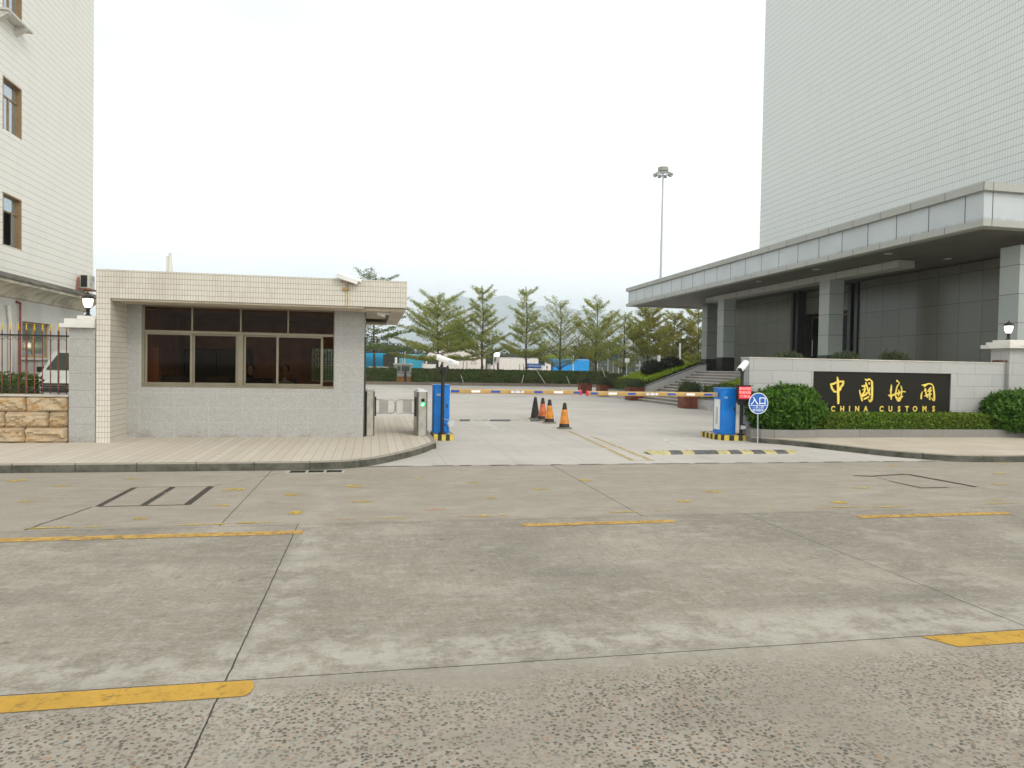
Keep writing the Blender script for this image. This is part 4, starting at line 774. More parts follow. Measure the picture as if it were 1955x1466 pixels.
# camera poles
def pole(label,x,y,z0,z1,base=.09):
    t=thing('camera_pole',label,'camera pole',(x,y,z0),'camera poles beside the barriers')
    MB().tube([(x,y,z0+.01),(x,y,z1)],.038,12).build('pole',DARKM,t,smooth=True); MB().lathe((x,y,z0),[(base,0),(base,.012),(.05,.03),(.04,.05)],12).build('base_plate',DARKM,t); return t
def camhead(t,c,yaw,pitch,L):
    M_=Matrix.Translation(c)@Matrix.Rotation(yaw,4,'Z')@Matrix.Rotation(pitch,4,'Y'); 
    b=MB(); b.prism([(-.05,-.05),(.05,-.05),(.065,-.01),(.062,.04),(.035,.065),(-.035,.065),(-.062,.04),(-.065,-.01)],'x',-L/2,L/2); b.xf(M_); h=b.build('camera_housing',WHITE,t,bevel=.006)
    b=MB(); b.prism([(-.046,-.045),(.046,-.045),(.052,0),(.045,.04),(-.045,.04),(-.052,0)],'x',L/2+.001,L/2+.006); b.xf(M_); b.build('front_window',GL_K,h)
    b=MB(); b.prism([(-.072,-.0),(-.070,.045),(-.04,.075),(.04,.075),(.070,.045),(.072,0),(.067,0),(.064,.042),(.037,.069),(-.037,.069),(-.064,.042),(-.067,0)],'x',-L/2-.01,L/2+.05); b.xf(M_); b.build('sun_shield',WHITE,h)
    b=MB(); b.box(L*.12,-.0745,.012,L*.2,-.0735,.028).box(L*.22,-.0745,.012,L*.27,-.0735,.028); b.xf(M_); b.build('maker_mark',paint('mark_ink',(.15,.18,.4),.5),h)
t=pole('black camera pole with white camera and small floodlight in front of the left barrier cabinet',1.49,15.16,.137,1.44); px_=1.49
camhead(t,(px_+.07,15.14,1.70),R(-8),R(19),.44)
MB().box(px_-.10,15.08,1.50,px_+.12,15.2,1.57).tube([(px_-.06,15.13,1.56),(px_-.03,15.13,1.63)],.02,8).tube([(px_+.08,15.13,1.55),(px_+.1,15.13,1.60)],.018,8).lathe((px_,15.15,1.40),[(.05,0),(.075,.04),(.09,.11),(.06,.14)],12).build('camera_bracket',DARKM,t,smooth=True)
b=MB(); b.box(-.075,-.03,-.06,.075,.03,.06); b.xf(Matrix.Translation((px_+.17,15.02,.36))@Matrix.Rotation(R(25),4,'Z')@Matrix.Rotation(R(-22),4,'Y')); b.build('floodlight',GALV,t,bevel=.012)
MB().tube([(px_+.03,15.1,.46),(px_+.1,15.04,.45),(px_+.16,15.04,.40)],.008,6).build('floodlight_arm',GALV,t); MB().tube([(px_+.03,15.1,.36),(px_+.10,15.03,.30),(px_+.115,15.02,.22),(px_+.08,15.03,.16),(px_+.035,15.08,.20)],.011,6).build('cable',paint('blue_cable',(.005,.03,.22),.5),t)
px2=8.345; t=pole('black camera pole with red display and white camera beside the right barrier cabinet',px2,14.95,.127,1.62)
camhead(t,(px2-.01,14.9,1.70),R(180+38),R(26),.34)
MB().lathe((px2,14.95,1.56),[(.04,0),(.055,.03),(.055,.07),(.03,.09)],10).build('camera_bracket',DARKM,t)
dx0,dx1=px2-.165,px2+.165; dm=MB().box(dx0,14.82,.925,dx1,14.93,1.265).build('display_case',DARKM,t,bevel=.008)
MB().box(dx0-.01,14.74,1.267,dx1+.01,14.93,1.279).build('display_hood',DARKM,t)
MB().box(dx0+.02,14.813,.965,dx1-.02,14.819,1.245).build('led_screen',LEDR,dm)
for i,tx in enumerate(('自动识别','欢迎光临','17:38:36')): textmesh(tx,.073 if i<2 else .078,facing((px2,14.808,1.195-i*.088)),LEDT,'led_lettering',dm,.001,.0006)
MB().prism([(-.13,0),(.13,0),(.06,-.11),(-.06,-.11)],'y',14.86,14.98).xf(Matrix.Translation((px2,0,.925))).build('display_bracket',DARKM,t)
MB().box(px2-.07,14.84,.255,px2+.075,14.9,.36).build('floodlight',paint('grey_floodlight_case',(.18,.19,.18),.5),t,bevel=.006); b=MB()
for i in range(4):
    for j in range(3): b.box(px2-.052+i*.029,14.834,.277+j*.025,px2-.034+i*.029,14.839,.295+j*.025)
b.build('floodlight_lens',REFW,t); MB().box(px2-.05,14.86,.36,px2+.06,14.9,.385).build('floodlight_bracket',DARKM,t); MB().tube([(px2+.04,14.9,.25),(px2+.07,14.88,.20),(px2+.05,14.9,.16)],.008,6).build('cable',DARKM,t)
# round entrance sign
ps=pY(1448,770,14.33); t=thing('entrance_sign','round blue and white entrance sign on a thin post before the bush','sign',(8.43,14.35,0)); cx,cz=ps.x,ps.z; r0=.236
d=MB(); d.lathe((0,0,0),[(r0,0),(r0,.008)],48); d.xf(facing((cx,14.34,cz))); dd=d.build('disc',SIGNB,t)
ring=MB(); n=56
for i in range(n):
    a,c=2*pi*i/n,2*pi*(i+1)/n
    ring.face([(r0*cos(a),r0*sin(a),0),(r0*cos(c),r0*sin(c),0),((r0-.015)*cos(c),(r0-.015)*sin(c),0),((r0-.015)*cos(a),(r0-.015)*sin(a),0)])
ring.xf(facing((cx,14.3305,cz))); ring.build('rim',REFW,dd)
textmesh('入口',.192,facing((cx+.0,14.3305,cz+.045)),REFW,'lettering',dd,.0005,.002); MB().box(cx-.205,14.3300,cz-.050,cx+.205,14.3312,cz-.040).build('divider_line',REFW,dd)
textmesh('一车一杆',.070,facing((cx+.0,14.3305,cz-.088)),REFW,'small_lettering',dd,.0005,.0); textmesh('请勿跟车',.070,facing((cx-.005,14.3305,cz-.155)),REFW,'small_lettering',dd,.0005,.0)
MB().tube([(8.43,14.36,0),(cx,14.36,cz+.1)],.012,8).build('post',GALV,t,smooth=True)

# ================================================================ CONES
def cone(x,y,band,label,h=.68,rz=0):
    t=thing('traffic_cone',label,'cone',(x,y,0),'traffic cones on the drive'); c=(x,y,.006); mt=CONEK
    def rr(z): return .145-(.145-.048)*(z/ (h-.06))
    a,b_=(.13,.50)
    MB().lathe(c,[(.19,0),(.20,.012),(.19,.028),(.15,.034)],24).build('base',CONEG,t)
    MB().lathe(c,[(rr(.03),.034),(rr(a),a)],24).build('lower_body',mt,t,smooth=True)
    MB().lathe(c,[(rr(a)+.002,a),(rr(b_)+.002,b_)],24).build('reflective_band',band,t,smooth=True)
    MB().lathe(c,[(rr(b_),b_),(.050,h-.07),(.045,h-.03),(.03,h-.008),(.01,h)],24).build('top',mt,t,smooth=True)
    b=MB(); b.tube([(x+.03,y,h-.04),(x+.06,y,h-.02),(x+.075,y,h+.01)],.005,4) 
    if rz: b.build('handle_loop',GALV,t)
    for q in t.children: pass
    return t
cone(4.97,17.95,CONEO,'orange banded traffic cone standing apart, nearest to the camera'); cone(5.02,19.75,CONEO,'orange banded traffic cone, second nearest, just left of the one standing apart',rz=1)
cone(5.06,20.75,CONER,'red-orange banded traffic cone between the all black cone and the second nearest',rz=1); cone(4.97,21.35,CONEK,'all black traffic cone without a bright band, leftmost of the row',rz=1)

# ================================================================ SIGN WALL
t=thing('sign_wall','pale granite wall carrying the black customs name panel','wall',(12,15.2,.12)); SX0,SX1=8.55,15.54
px0,px1=10.20,13.97; pz0,pz1=.45,1.625
MB().box(SX0,15.0,.0,px0,15.38,1.895).box(px1,15.0,0,SX1,15.38,1.895).box(px0,15.0,pz1,px1,15.38,1.895).box(px0,15.06,0,px1,15.38,pz1).build('wall',G_SIGN,t,bevel=.0)
MB().box(SX0-.015,14.985,1.896,SX1,15.395,1.925).build('coping',paint('pale_coping',(.52,.49,.43),.7,var=.15,dirt=.4),t,bevel=.004)
MB().box(px0+.002,15.03,pz0,px1-.002,15.058,pz1-.002).build('black_panel',granite('black_panel_stone',(.014,.013,.009),(.018,.017,.012),9,9,.001,(.01,.01,.01),0,.6,.15,sp=.2,dirt=.2),t)
# brush written characters, strokes in photo pixels mapped onto the wall plane
def strokes(name,ox,oy,S):
    k=0; b=MB()
    for pts,ws in S:
        P=[pY(ox+x/15.04,oy+y/15.04,15.02) for x,y in pts]; P=[Vector((p.x,p.z)) for p in P]; n=len(P)
        if not isinstance(ws,(list,tuple)): ws=[ws*.8]+[ws]*(n-2)+[ws*.75] if n>2 else [ws,ws*.85]
        Q=[];Wd=[]
        for i in range(n-1):
            p0,p1,p2,p3=P[max(i-1,0)],P[i],P[i+1],P[min(i+2,n-1)]
            for j in range(5):
                u=j/5; Q.append(.5*((2*p1)+(p2-p0)*u+(2*p0-5*p1+4*p2-p3)*u*u+(3*p1-p0-3*p2+p3)*u**3)); Wd.append(ws[i]*(1-u)+ws[i+1]*u)
        Q.append(P[-1]); Wd.append(ws[-1]); L=[];Rr=[]
        for i,q in enumerate(Q):
            d=(Q[min(i+1,len(Q)-1)]-Q[max(i-1,0)]); d=d.normalized() if d.length>1e-6 else Vector((1,0)); nn=Vector((-d.y,d.x)); w=Wd[i]/15.04*.0130*.5*(1+.12*mnoise.noise(Vector((i*.7,k,0)))); L.append(q+nn*w); Rr.append(q-nn*w)
        d=(Q[-1]-Q[-2]).normalized(); w=Wd[-1]/15.04*.0065; d0=(Q[0]-Q[1]).normalized(); w0=Wd[0]/15.04*.0065
        cap=[Q[-1]+d*w*.8]; cap0=[Q[0]+d0*w0*.8]; ring=L+cap+list(reversed(Rr))+cap0; yy=15.028-.0013*k
        m_=len(ring)
        # ribbon front faces as quads, plus a rim
        F=lambda p,y:(p.x,y,p.y)
        for i in range(len(L)-1): b.face([F(L[i],yy-.008),F(L[i+1],yy-.008),F(Rr[i+1],yy-.008),F(Rr[i],yy-.008)])
        b.face([F(L[-1],yy-.008),F(cap[0],yy-.008),F(Rr[-1],yy-.008)]); b.face([F(L[0],yy-.008),F(Rr[0],yy-.008),F(cap0[0],yy-.008)])
        for i in range(m_): b.face([F(ring[i],yy-.008),F(ring[(i+1)%m_],yy-.008),F(ring[(i+1)%m_],15.0295),F(ring[i],15.0295)])
        k+=1
    return b.build(name,GOLD,t)
strokes('brush_character',1560,705,[([(400,425),(425,530),(465,600),(500,635)],[40,62,60,45]),([(385,430),(480,412),(570,368),(680,350),(765,352)],[45,55,55,50,60]),([(755,355),(735,440),(680,510),(640,585)],[60,70,60,60]),([(480,640),(560,640),(640,600),(690,550)],[45,50,55,35]),([(578,215),(595,330),(600,600),(606,850),(604,985)],[22,70,70,72,60])])
strokes('brush_character',1560,705,[([(1222,595),(1240,700),(1270,810),(1300,905)],[25,42,52,45]),([(1380,285),(1440,312),(1495,280),(1570,340)],[35,50,38,42]),([(1575,345),(1580,500),(1580,700),(1568,860),(1520,925),(1485,865)],[55,62,64,62,45,30]),([(1398,375),(1425,470),(1465,600),(1518,738)],[40,50,46,45]),([(1520,528),(1490,620),(1432,700)],[32,42,30]),([(1492,385),(1500,425)],[50,40]),([(1285,480),(1350,475),(1405,452)],[35,50,45]),([(1345,490),(1375,560),(1350,650),(1270,765)],[40,40,45,50]),([(1312,580),(1382,592)],[35,32]),([(1262,795),(1345,745),(1400,715),(1412,655)],[40,50,50,25]),([(1340,850),(1400,828),(1476,785)],[42,50,46])])
strokes('brush_character',1685,705,[([(255,440),(250,560),(240,700),(252,855)],[22,50,40,44]),([(212,605),(262,622)],[30,25]),([(172,733),(235,768),(350,712),(480,672),(560,640),(655,645)],[30,58,50,45,34,30]),([(415,320),(418,350)],[55,50]),([(440,345),(475,385),(462,430),(420,485),(385,620),(372,760),(450,890),(510,850),(542,700),(545,550),(520,475)],[20,28,30,34,42,44,70,46,34,38,24]),([(460,590),(472,690),(445,750)],[24,44,40]),([(398,850),(480,815),(572,778)],[34,44,38])])
strokes('brush_character',1685,705,[([(1130,455),(1230,445),(1340,412),(1432,440)],[25,50,34,38]),([(1200,500),(1215,480),(1262,450)],[38,40,28]),([(1448,465),(1470,600),(1482,750),(1470,890),(1410,820)],[36,50,62,64,24]),([(1146,640),(1112,730),(1108,840)],[18,46,58]),([(1222,555),(1232,640),(1262,730),(1288,805)],[44,40,44,48]),([(1192,615),(1252,590)],[38,30]),([(1382,528),(1335,575),(1290,640)],[52,40,20]),([(1288,642),(1402,603)],[24,46]),([(1362,605),(1345,700),(1348,870)],[28,44,44]),([(1205,768),(1300,728),(1390,706)],[30,46,42])])
for ch,pxc in zip('CHINACUSTOMS',(1590.5,1608,1622,1636.5,1653,1683,1700,1716.5,1731.5,1747,1765,1782.5)):
    pc=pY(pxc,781.3,15.02); textmesh(ch,.182,facing((pc.x,15.024,pc.z+.004)),GOLD,'letter',t,.005,.006,sx=.88)
# front planter and plants
t=thing('planter_bed','low granite planter kerb along the foot of the sign wall','planter',(12,14.7,.12)); gm=granite('planter_granite',(.22,.215,.195),(.27,.265,.245),1.1,9,.005,(.08,.08,.07),.8,z0=-3,sp=.35,dirt=.4)
def curve_wall(pts,th,z0,z1,nm,mat,par):
    I=offs(pts,-th) ; b=MB()
    for i in range(len(pts)-1):
        a,c,ai,ci=pts[i],pts[i+1],I[i],I[i+1]; b.prism([a,c,ci,ai],'z',z0,z1)
    return b.build(nm,mat,par)
pp=[(8.40,14.9),(8.41,14.62),(8.55,14.42),(8.8,14.30),(9.3,14.25),(9.75,14.28),(9.95,14.38)]
curve_wall(pp[::-1],.12,.0,.30,'curved_kerb',gm,t); MB().box(9.95,14.38,.1,60,14.50,.30).build('kerb',gm,t); MB().prism([(8.5,14.98),(8.5,14.7),(8.8,14.42),(9.7,14.40),(9.9,14.52),(60,14.52),(60,14.98)],'z',.1,.24).build('soil',SOIL,t)
def solobush(name,c,r,n,sz,mat,label,cat,group=None,zmin=-.75,lump=.13,asp=.36,fwd=None,up=.25,inner=.25,core=.84):
    co=MB(); co.lathe((c[0],c[1],c[2]-r[2]*core),[(.3,0)]+[(math.sqrt(max(0,1-(q/6-1)**2))*1,r[2]*core*q/6) for q in range(1,12)]+[(.15,r[2]*core*2)],20,0,0,r[0]*core,r[1]*core)
    P=ellpts(c,r,n,lump,zmin,.035,2.2,inner); D=(P-np.array(c)); D/=np.linalg.norm(D,axis=1)[:,None]+1e-9
    o=leaves(P,sz,mat,name,core=co,asp=asp,up=up,fwd=D+np.array([0,0,.5]) if fwd else None); return solo(o,label,cat,group,loc=(c[0],c[1],c[2]-r[2]))
solobush('bush',(9.42,14.90,.70),(.93,.62,.58),12000,.145,L_BUSH,'large rounded glossy green bush at the left end of the sign wall','bush','large bushes before the sign wall',fwd=1,lump=.16)
solobush('bush',(15.65,14.62,.66),(.98,.75,.56),11000,.145,L_BUSH,'large dense dark green bush at the right end of the sign wall','bush','large bushes before the sign wall',fwd=1,lump=.12)
solobush('bush',(16.9,14.6,.66),(.8,.7,.50),5000,.125,L_BUSH,'low dark green bush beyond the right end bush','bush','large bushes before the sign wall',fwd=1,lump=.12)
co=MB().box(10.3,14.58,.2,14.8,14.92,.60); o=leaves(boxpts(10.15,14.53,.26,14.95,14.96,.635,11000,.022,lump=.06),.07,L_HEDGE,'hedge',core=co,asp=.5); solo(o,'long low clipped hedge under the black name panel','hedge',loc=(12.5,14.75,.24))
# right gate pillar with lantern
t=thing('gate_pillar','pale granite gate pillar with white stepped cap at the right end of the sign wall','gate pillar',(15.95,15.17,.12))
MB().box(15.545,14.9,.1,16.35,15.45,2.28).build('shaft',G_SIGN,t,bevel=.004); MB().box(15.38,14.74,2.28,16.52,15.61,2.37).box(15.46,14.82,2.37,16.44,15.53,2.44).box(15.56,14.92,2.44,16.34,15.43,2.495).build('cap',OFFW,t,bevel=.006)
MB().box(15.539,14.93,1.93,15.5445,15.42,1.99).build('rust_stain',worn('rust_stain',(.22,.07,.02),.0,9,.5),t)
pl=pY(1925,647,15.17); lantern('lit lantern on the right gate pillar at the end of the sign wall',(pl.x,15.17,2.495),.50)

# ================================================================ CUSTOMS BUILDING
cb=thing('customs_building','large grey tiled customs office with a deep granite canopy on the right','building',(26,28,0)); PZ=1.57
wt0,wt1=17.0,34.4; ZS=5.43; XC=15.3; YN,YFR=15.57,41.6
MB().box(20.0,wt0,6.2,42,wt1,34).build('tower',T_TOWER,cb)
MB().prism([(16.6,16.4),(45,16.4),(45,43),(16.6,43)],'z',0,PZ).build('podium',G_WHITE,cb)
# lower wall with entrance recess
b=MB(); b.box(20.0,wt0,PZ,20.4,26.4,ZS).box(20.0,31.35,PZ,20.4,38.8,ZS).box(20.4,wt0,PZ,42,wt0+.3,ZS).box(20.4,38.5,PZ,42,38.8,ZS); b.box(20.35,26.4,4.35,21.4,31.35,ZS); b.build('lower_wall',G_DARK,cb)
for ya,yb in ((25.9,26.39),(31.36,31.8)): MB().box(20.4,ya,PZ,21.4,yb,ZS-.01).build('entrance_reveal',G_DARK,cb)
for y0 in (26.42,26.85,30.65,31.05): MB().box(19.93,y0,PZ,20.33,y0+.2,ZS-.012).build('black_pilaster',G_BLACK,cb)
MB().box(21.15,26.4,PZ+.02,21.2,31.35,4.34).build('dark_glazing',GL_K,cb)
brz=paint('bronze_door_frame',(.16,.10,.055),.4,.4)
for y0 in (26.9,28.35,29.8): 
    d=MB(); d.box(21.0,y0,PZ+.01,21.07,y0+.07,4.3).box(21.0,y0+1.28,PZ+.01,21.07,y0+1.35,4.3).box(21.0,y0+.07,4.2,21.07,y0+1.28,4.3).box(21.0,y0+.07,PZ+.01,21.07,y0+1.28,PZ+.1); dd=d.build('door',brz,cb)
    MB().box(21.02,y0+.07,PZ+.1,21.04,y0+1.28,4.2).build('pane',GL_K,dd); MB().tube([(20.96,y0+1.18,PZ+.8),(20.96,y0+1.18,PZ+1.6)],.018,6).build('handle',STEELL,dd)

MB().box(20.4,26.4,PZ+.001,21.2,31.35,PZ+.012).build('threshold',G_STEP,cb)
# small windows' reflections come from the glass; second row column behind the corner
def column(y0,x0=17.4,w=.635,zt=5.2):
    c=MB().box(x0,y0,PZ+.7,x0+w,y0+w,zt).build('column',G_COL,cb,bevel=.006); MB().box(x0-.012,y0-.012,PZ,x0+w+.012,y0+w+.012,PZ+.7).build('plinth',G_BLACK,c); return c
for y0 in (33.15,24.72,16.46): column(y0)
column(38.86,19.35,.66,ZS); 
MB().box(17.4,21.07,5.2,18.035,35.19,ZS+.02).build('beam',G_BAND,cb)
# canopy
b=MB(); b.box(XC,YN,5.43,XC+.35,YFR,5.60).box(XC+.35,YN,5.43,46,YN+.35,5.60).box(XC+.35,YFR-.3,5.43,30,YFR,5.60); b.build('canopy_lower_band',G_BAND,cb)
b=MB(); b.box(XC-.02,YN-.02,6.34,XC+.45,YFR+.02,6.55).box(XC+.45,YN-.02,6.34,46,YN+.4,6.55).box(XC+.45,YFR-.35,6.34,30,YFR+.02,6.55); b.build('canopy_cap',G_BAND,cb)
m=NM('canopy_glass_panel',.22,0,.6); v,x,y,z=m.pos(); n_=m.t.nodes.new('ShaderNodeNewGeometry'); s2=m.t.nodes.new('ShaderNodeSeparateXYZ'); m.t.links.new(n_.outputs['True Normal'],s2.inputs[0]); isx=m.math('GREATER_THAN',m.math('ABSOLUTE',s2.outputs[0]),.6)
u=m.math('ADD',m.math('MULTIPLY',isx,y),m.math('MULTIPLY',m.math('SUBTRACT',1,isx),m.math('ADD',x,-.67))); g=m.lines(u,1.257,.016,40.15-1.257*32)
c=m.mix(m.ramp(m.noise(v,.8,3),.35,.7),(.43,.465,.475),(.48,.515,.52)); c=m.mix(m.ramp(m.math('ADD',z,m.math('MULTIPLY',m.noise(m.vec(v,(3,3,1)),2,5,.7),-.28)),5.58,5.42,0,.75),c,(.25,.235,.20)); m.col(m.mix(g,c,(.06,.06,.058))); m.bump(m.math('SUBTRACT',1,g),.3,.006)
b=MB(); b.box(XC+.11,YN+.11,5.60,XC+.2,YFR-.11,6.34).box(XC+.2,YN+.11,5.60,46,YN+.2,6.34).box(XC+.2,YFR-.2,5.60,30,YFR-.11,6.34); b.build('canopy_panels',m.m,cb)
MB().box(XC+.35,YN+.35,5.47,46,YFR-.3,5.52).build('canopy_soffit',SOFF,cb); MB().box(XC+.45,YN+.4,6.42,46,YFR-.35,6.47).build('canopy_roof',CORND,cb)
for (x,y) in ((16.3,20.2),(16.3,24),(16.3,28),(18.8,20.5),(18.8,29)): MB().lathe((x,y,5.455),[(.13,0),(.13,.012),(.10,.014)],16).build('soffit_light',STEELL,cb)

# ---- stairs, beds
def stairs(label,x0,x1,y0,y1,z1,n,group='outdoor stairs'):
    t=thing('stairs',label,'stairs',(x0,(y0+y1)/2,0),group); tr=(x1-x0)/n; rs=z1/n; st=MB(); ri=MB()
    for i in range(n):
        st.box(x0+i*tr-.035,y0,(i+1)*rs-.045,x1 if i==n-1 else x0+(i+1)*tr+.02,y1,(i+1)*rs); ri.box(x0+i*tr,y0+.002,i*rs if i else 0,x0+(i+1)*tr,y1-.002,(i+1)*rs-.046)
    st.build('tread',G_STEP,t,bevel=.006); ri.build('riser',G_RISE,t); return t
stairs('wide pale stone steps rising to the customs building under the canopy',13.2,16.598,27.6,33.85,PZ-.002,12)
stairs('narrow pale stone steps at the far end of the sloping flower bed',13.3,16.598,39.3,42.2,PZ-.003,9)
def slope(label,y0,y1,bands,zoff=0,name='flower_bed'):
    t=thing(name,label,'flower bed',(13.2,(y0+y1)/2,0),'sloping beds beside the stairs')
    MB().box(13.2,y0,0,13.42,y1,.42).box(13.42,y0,0,16.598,y0+.22,.3).prism([(13.2,.56),(13.2,.20),(16.9,PZ-.1),(16.9,PZ+.3),(16.6,PZ+.28)],'y',y0,y0+.22).prism([(13.2,.56),(13.2,.1),(16.9,.1),(16.9,PZ+.3),(16.6,PZ+.28)],'y',y1-.22,y1).build('retaining_wall',G_WHITE,t)
    MB().prism([(13.12,.602),(13.12,.562),(13.2,.562),(16.6,1.855),(17.0,1.875),(17.0,1.91),(16.59,1.895),(13.19,.60)],'y',y0-.02,y0+.24).prism([(13.12,.602),(13.12,.562),(13.2,.562),(16.6,1.855),(17.0,1.875),(17.0,1.91),(16.59,1.895),(13.19,.60)],'y',y1-.24,y1+.02).box(13.16,y0+.25,.42,13.46,y1-.25,.47).build('coping',paint('dark_coping',(.14,.14,.13),.6,var=.2),t)
    MB().prism([(13.42,0),(13.42,.35),(16.598,PZ+.1),(16.598,0)],'y',y0+.22,y1-.22).build('soil',SOIL,t); return t
slope('sloping bed between the two stairs with a dark coping',33.9,39.2,0); slope('sloping bed near the right barrier with pale retaining wall',18.2,27.5,0)
def slopepts(x0,x1,y0,y1,za,zb,h,n,jit=.04):
    P=np.empty((n,3)); P[:,0]=rng.uniform(x0,x1,n); P[:,1]=rng.uniform(y0,y1,n); u=(P[:,0]-x0)/(x1-x0); top=za+(zb-za)*u+h
    edge=rng.random(n)<.45; P[:,2]=top; P[edge,2]-=rng.random(edge.sum())*h; s=rng.integers(0,3,n); P[edge&(s==0),1]=y0; P[edge&(s==1),1]=y1; P[edge&(s==2),0]=x0+0*P[edge&(s==2),0]
    q=edge&(s==2); P[q,2]=za+rng.random(q.sum())*h
    L=np.array([mnoise.noise(Vector(p)*1.6) for p in P]); P[:,2]+=L*.10; return P+rng.normal(size=P.shape)*jit
def sprism(x0,x1,y0,y1,za,zb,h): return MB().prism([(x0+.05,za-.1),(x1-.05,zb-.1),(x1-.05,zb+h-.05),(x0+.05,za+h-.05)],'y',y0+.05,y1-.05)
def bedplant(label,x0,x1,y0,y1,za,zb,h,n,sz,mat,kind=None,name='hedge',cat='hedge'):
    o=leaves(slopepts(x0,x1,y0,y1,za,zb,h,n),sz,mat,name,core=sprism(x0,x1,y0,y1,za,zb,h)); solo(o,label,cat,None,loc=((x0+x1)/2,(y0+y1)/2,za)); 
    if kind: o['kind']=kind
bedplant('dark clipped hedge running up beside the far side of the wide steps',13.6,16.9,34.2,34.9,.42,1.72,.20,6000,.09,L_DK)
bedplant('bright lime green ground cover on the slope between the stairs',13.9,16.9,34.95,39.0,.75,1.75,.25,12000,.09,L_LIME,'stuff','ground_cover','ground cover')
bedplant('green hedge along the front of the slope between the stairs',13.42,14.0,34.4,38.9,.45,.55,.45,6000,.08,L_HFAR)
solobush('bush',(15.1,36.6,1.62),(.68,.68,.48),3000,.11,L_DK,'round dark clipped bush nearer the drive on the lime green slope','bush','round bushes on the slope',zmin=-.9)
solobush('bush',(16.0,36.2,1.82),(.72,.72,.48),3000,.11,L_DK,'round dark clipped bush nearer the building on the lime green slope','bush','round bushes on the slope',zmin=-.9)
bedplant('lime green shrubs on the bed behind the right barrier cabinet',14.2,16.9,18.6,27.1,.75,1.62,.28,11000,.09,L_LIME,'stuff','ground_cover','ground cover')
bedplant('dark green hedge along the front of the bed behind the right barrier',13.45,14.2,18.6,27.1,.45,.6,.45,8000,.08,L_HFAR)
# rust brown planter boxes
def planter(label,x,y,w,h,rz=0):
    t=thing('planter_box',label,'planter',(x,y,0),'rust brown planter boxes by the steps'); a=w/2
    b=MB(); b.prism([(x-a,y-a),(x+a,y-a),(x+a,y+a),(x-a,y+a)],'z',.02,h); b.build('box',RUST,t,bevel=.008)
    MB().box(x-a-.03,y-a-.03,h-.07,x+a+.03,y+a+.03,h-.001).build('rim',RUST,t,bevel=.006)
    co=MB().box(x-a*.9,y-a*.9,h-.02,x+a*.9,y+a*.9,h+.12); P=ellpts((x,y,h+.08),(a*1.25,a*1.25,.30),2600,.25,-.15,.05,3,.3); leaves(P,.10,L_DRY,'plant',t,core=co,asp=.3,up=.1); return t
planter('rust brown planter box at the near corner of the wide steps',13.0,27.55,.72,.70); planter('rust brown planter box at the far corner of the wide steps',13.15,34.2,.78,.68)
planter('rust brown planter box near the narrow far steps',13.1,38.9,.72,.66); planter('smallest rust brown planter box, furthest along the drive',13.2,43.0,.72,.66)
for (px_,lb) in ((1505,'grassy plant showing above the sign wall left of the middle column'),(1612,'grassy plant showing above the sign wall just right of the middle column'),(1705,'dark leafy plant showing above the sign wall, rightmost of three')):
    p=pY(px_,688,18.2); solobush('potted_plant',(p.x,18.2,p.z-.08),(.48,.3,.30),1500,.13,L_DRY,lb,'plant','plants behind the sign wall',zmin=-.5,asp=.2,lump=.3,core=.5)
# ================================================================ FAR SIDE OF THE YARD
def fx(px,Y,py=720): return pY(px,py,Y).x
YH=58.0
def farhedge(x0,x1,y0,label,h=1.28,n=9000):
    co=MB().box(x0+.05,y0+.06,.1,x1-.05,y0+.94,h-.08); o=leaves(boxpts(x0,y0,.25,x1,y0+1.0,h,n,.04,lump=.10),.13,L_HFAR,'hedge',core=co,asp=.55); return solo(o,label,'hedge','clipped hedges across the yard',loc=((x0+x1)/2,y0+.5,.1))
farhedge(-8,fx(756,YH),YH,'clipped hedge left of the gap, behind the turnstiles',n=7000)
farhedge(fx(788,YH),19.9,YH,'long clipped hedge behind the barriers and cones',n=16000)
farhedge(20.4,34,64,'clipped hedge at the far right beyond the narrow steps',1.1,8000)
mk=granite('brown_edging',(.20,.16,.12),(.28,.235,.18),.9,9,.01,(.06,.05,.04),.8,z0=-3,dirt=.4)
MB().box(-8.2,57.5,0,19.8,57.75,.24).build('planter_kerb',mk); tag(bpy.data.objects['planter_kerb'],'low brown stone kerb along the foot of the far hedge','kerb')
struct(MB().box(-8.2,57.75,0,21.5,62.5,.16).build('verge',SOIL)); struct(MB().face([(-60,62.5,.02),(90,62.5,.02),(90,130,.02),(-60,130,.02)]).build('lorry_park',YARD)); struct(MB().face([(20,58.6,.0),(90,58.6,.0),(90,62.5,.0),(20,62.5,.0)]).build('verge',paint('grass',(.07,.11,.03),.95,var=.3)))
# thin stakes leaning against the hedge
for px_,top,dx,lb in ((880,716,.12,'short pale stake leaning on the far hedge, leftmost'),(1000,716,-.15,'thin pale stake leaning on the far hedge under the third tree'),(1023,704,.5,'long pale stake leaning over the far hedge'),(1082,718,.12,'short pale stake leaning on the far hedge, right of the middle'),(1149,700,.3,'long thin white stake leaning at the right end of the far hedge')):
    a=pY(px_,top,57.9); solo(MB().tube([(a.x,57.95,a.z),(a.x+dx*1.6,57.62,.2)],.022,5).build('stake',OFFW),lb,'stake','stakes leaning on the far hedge')

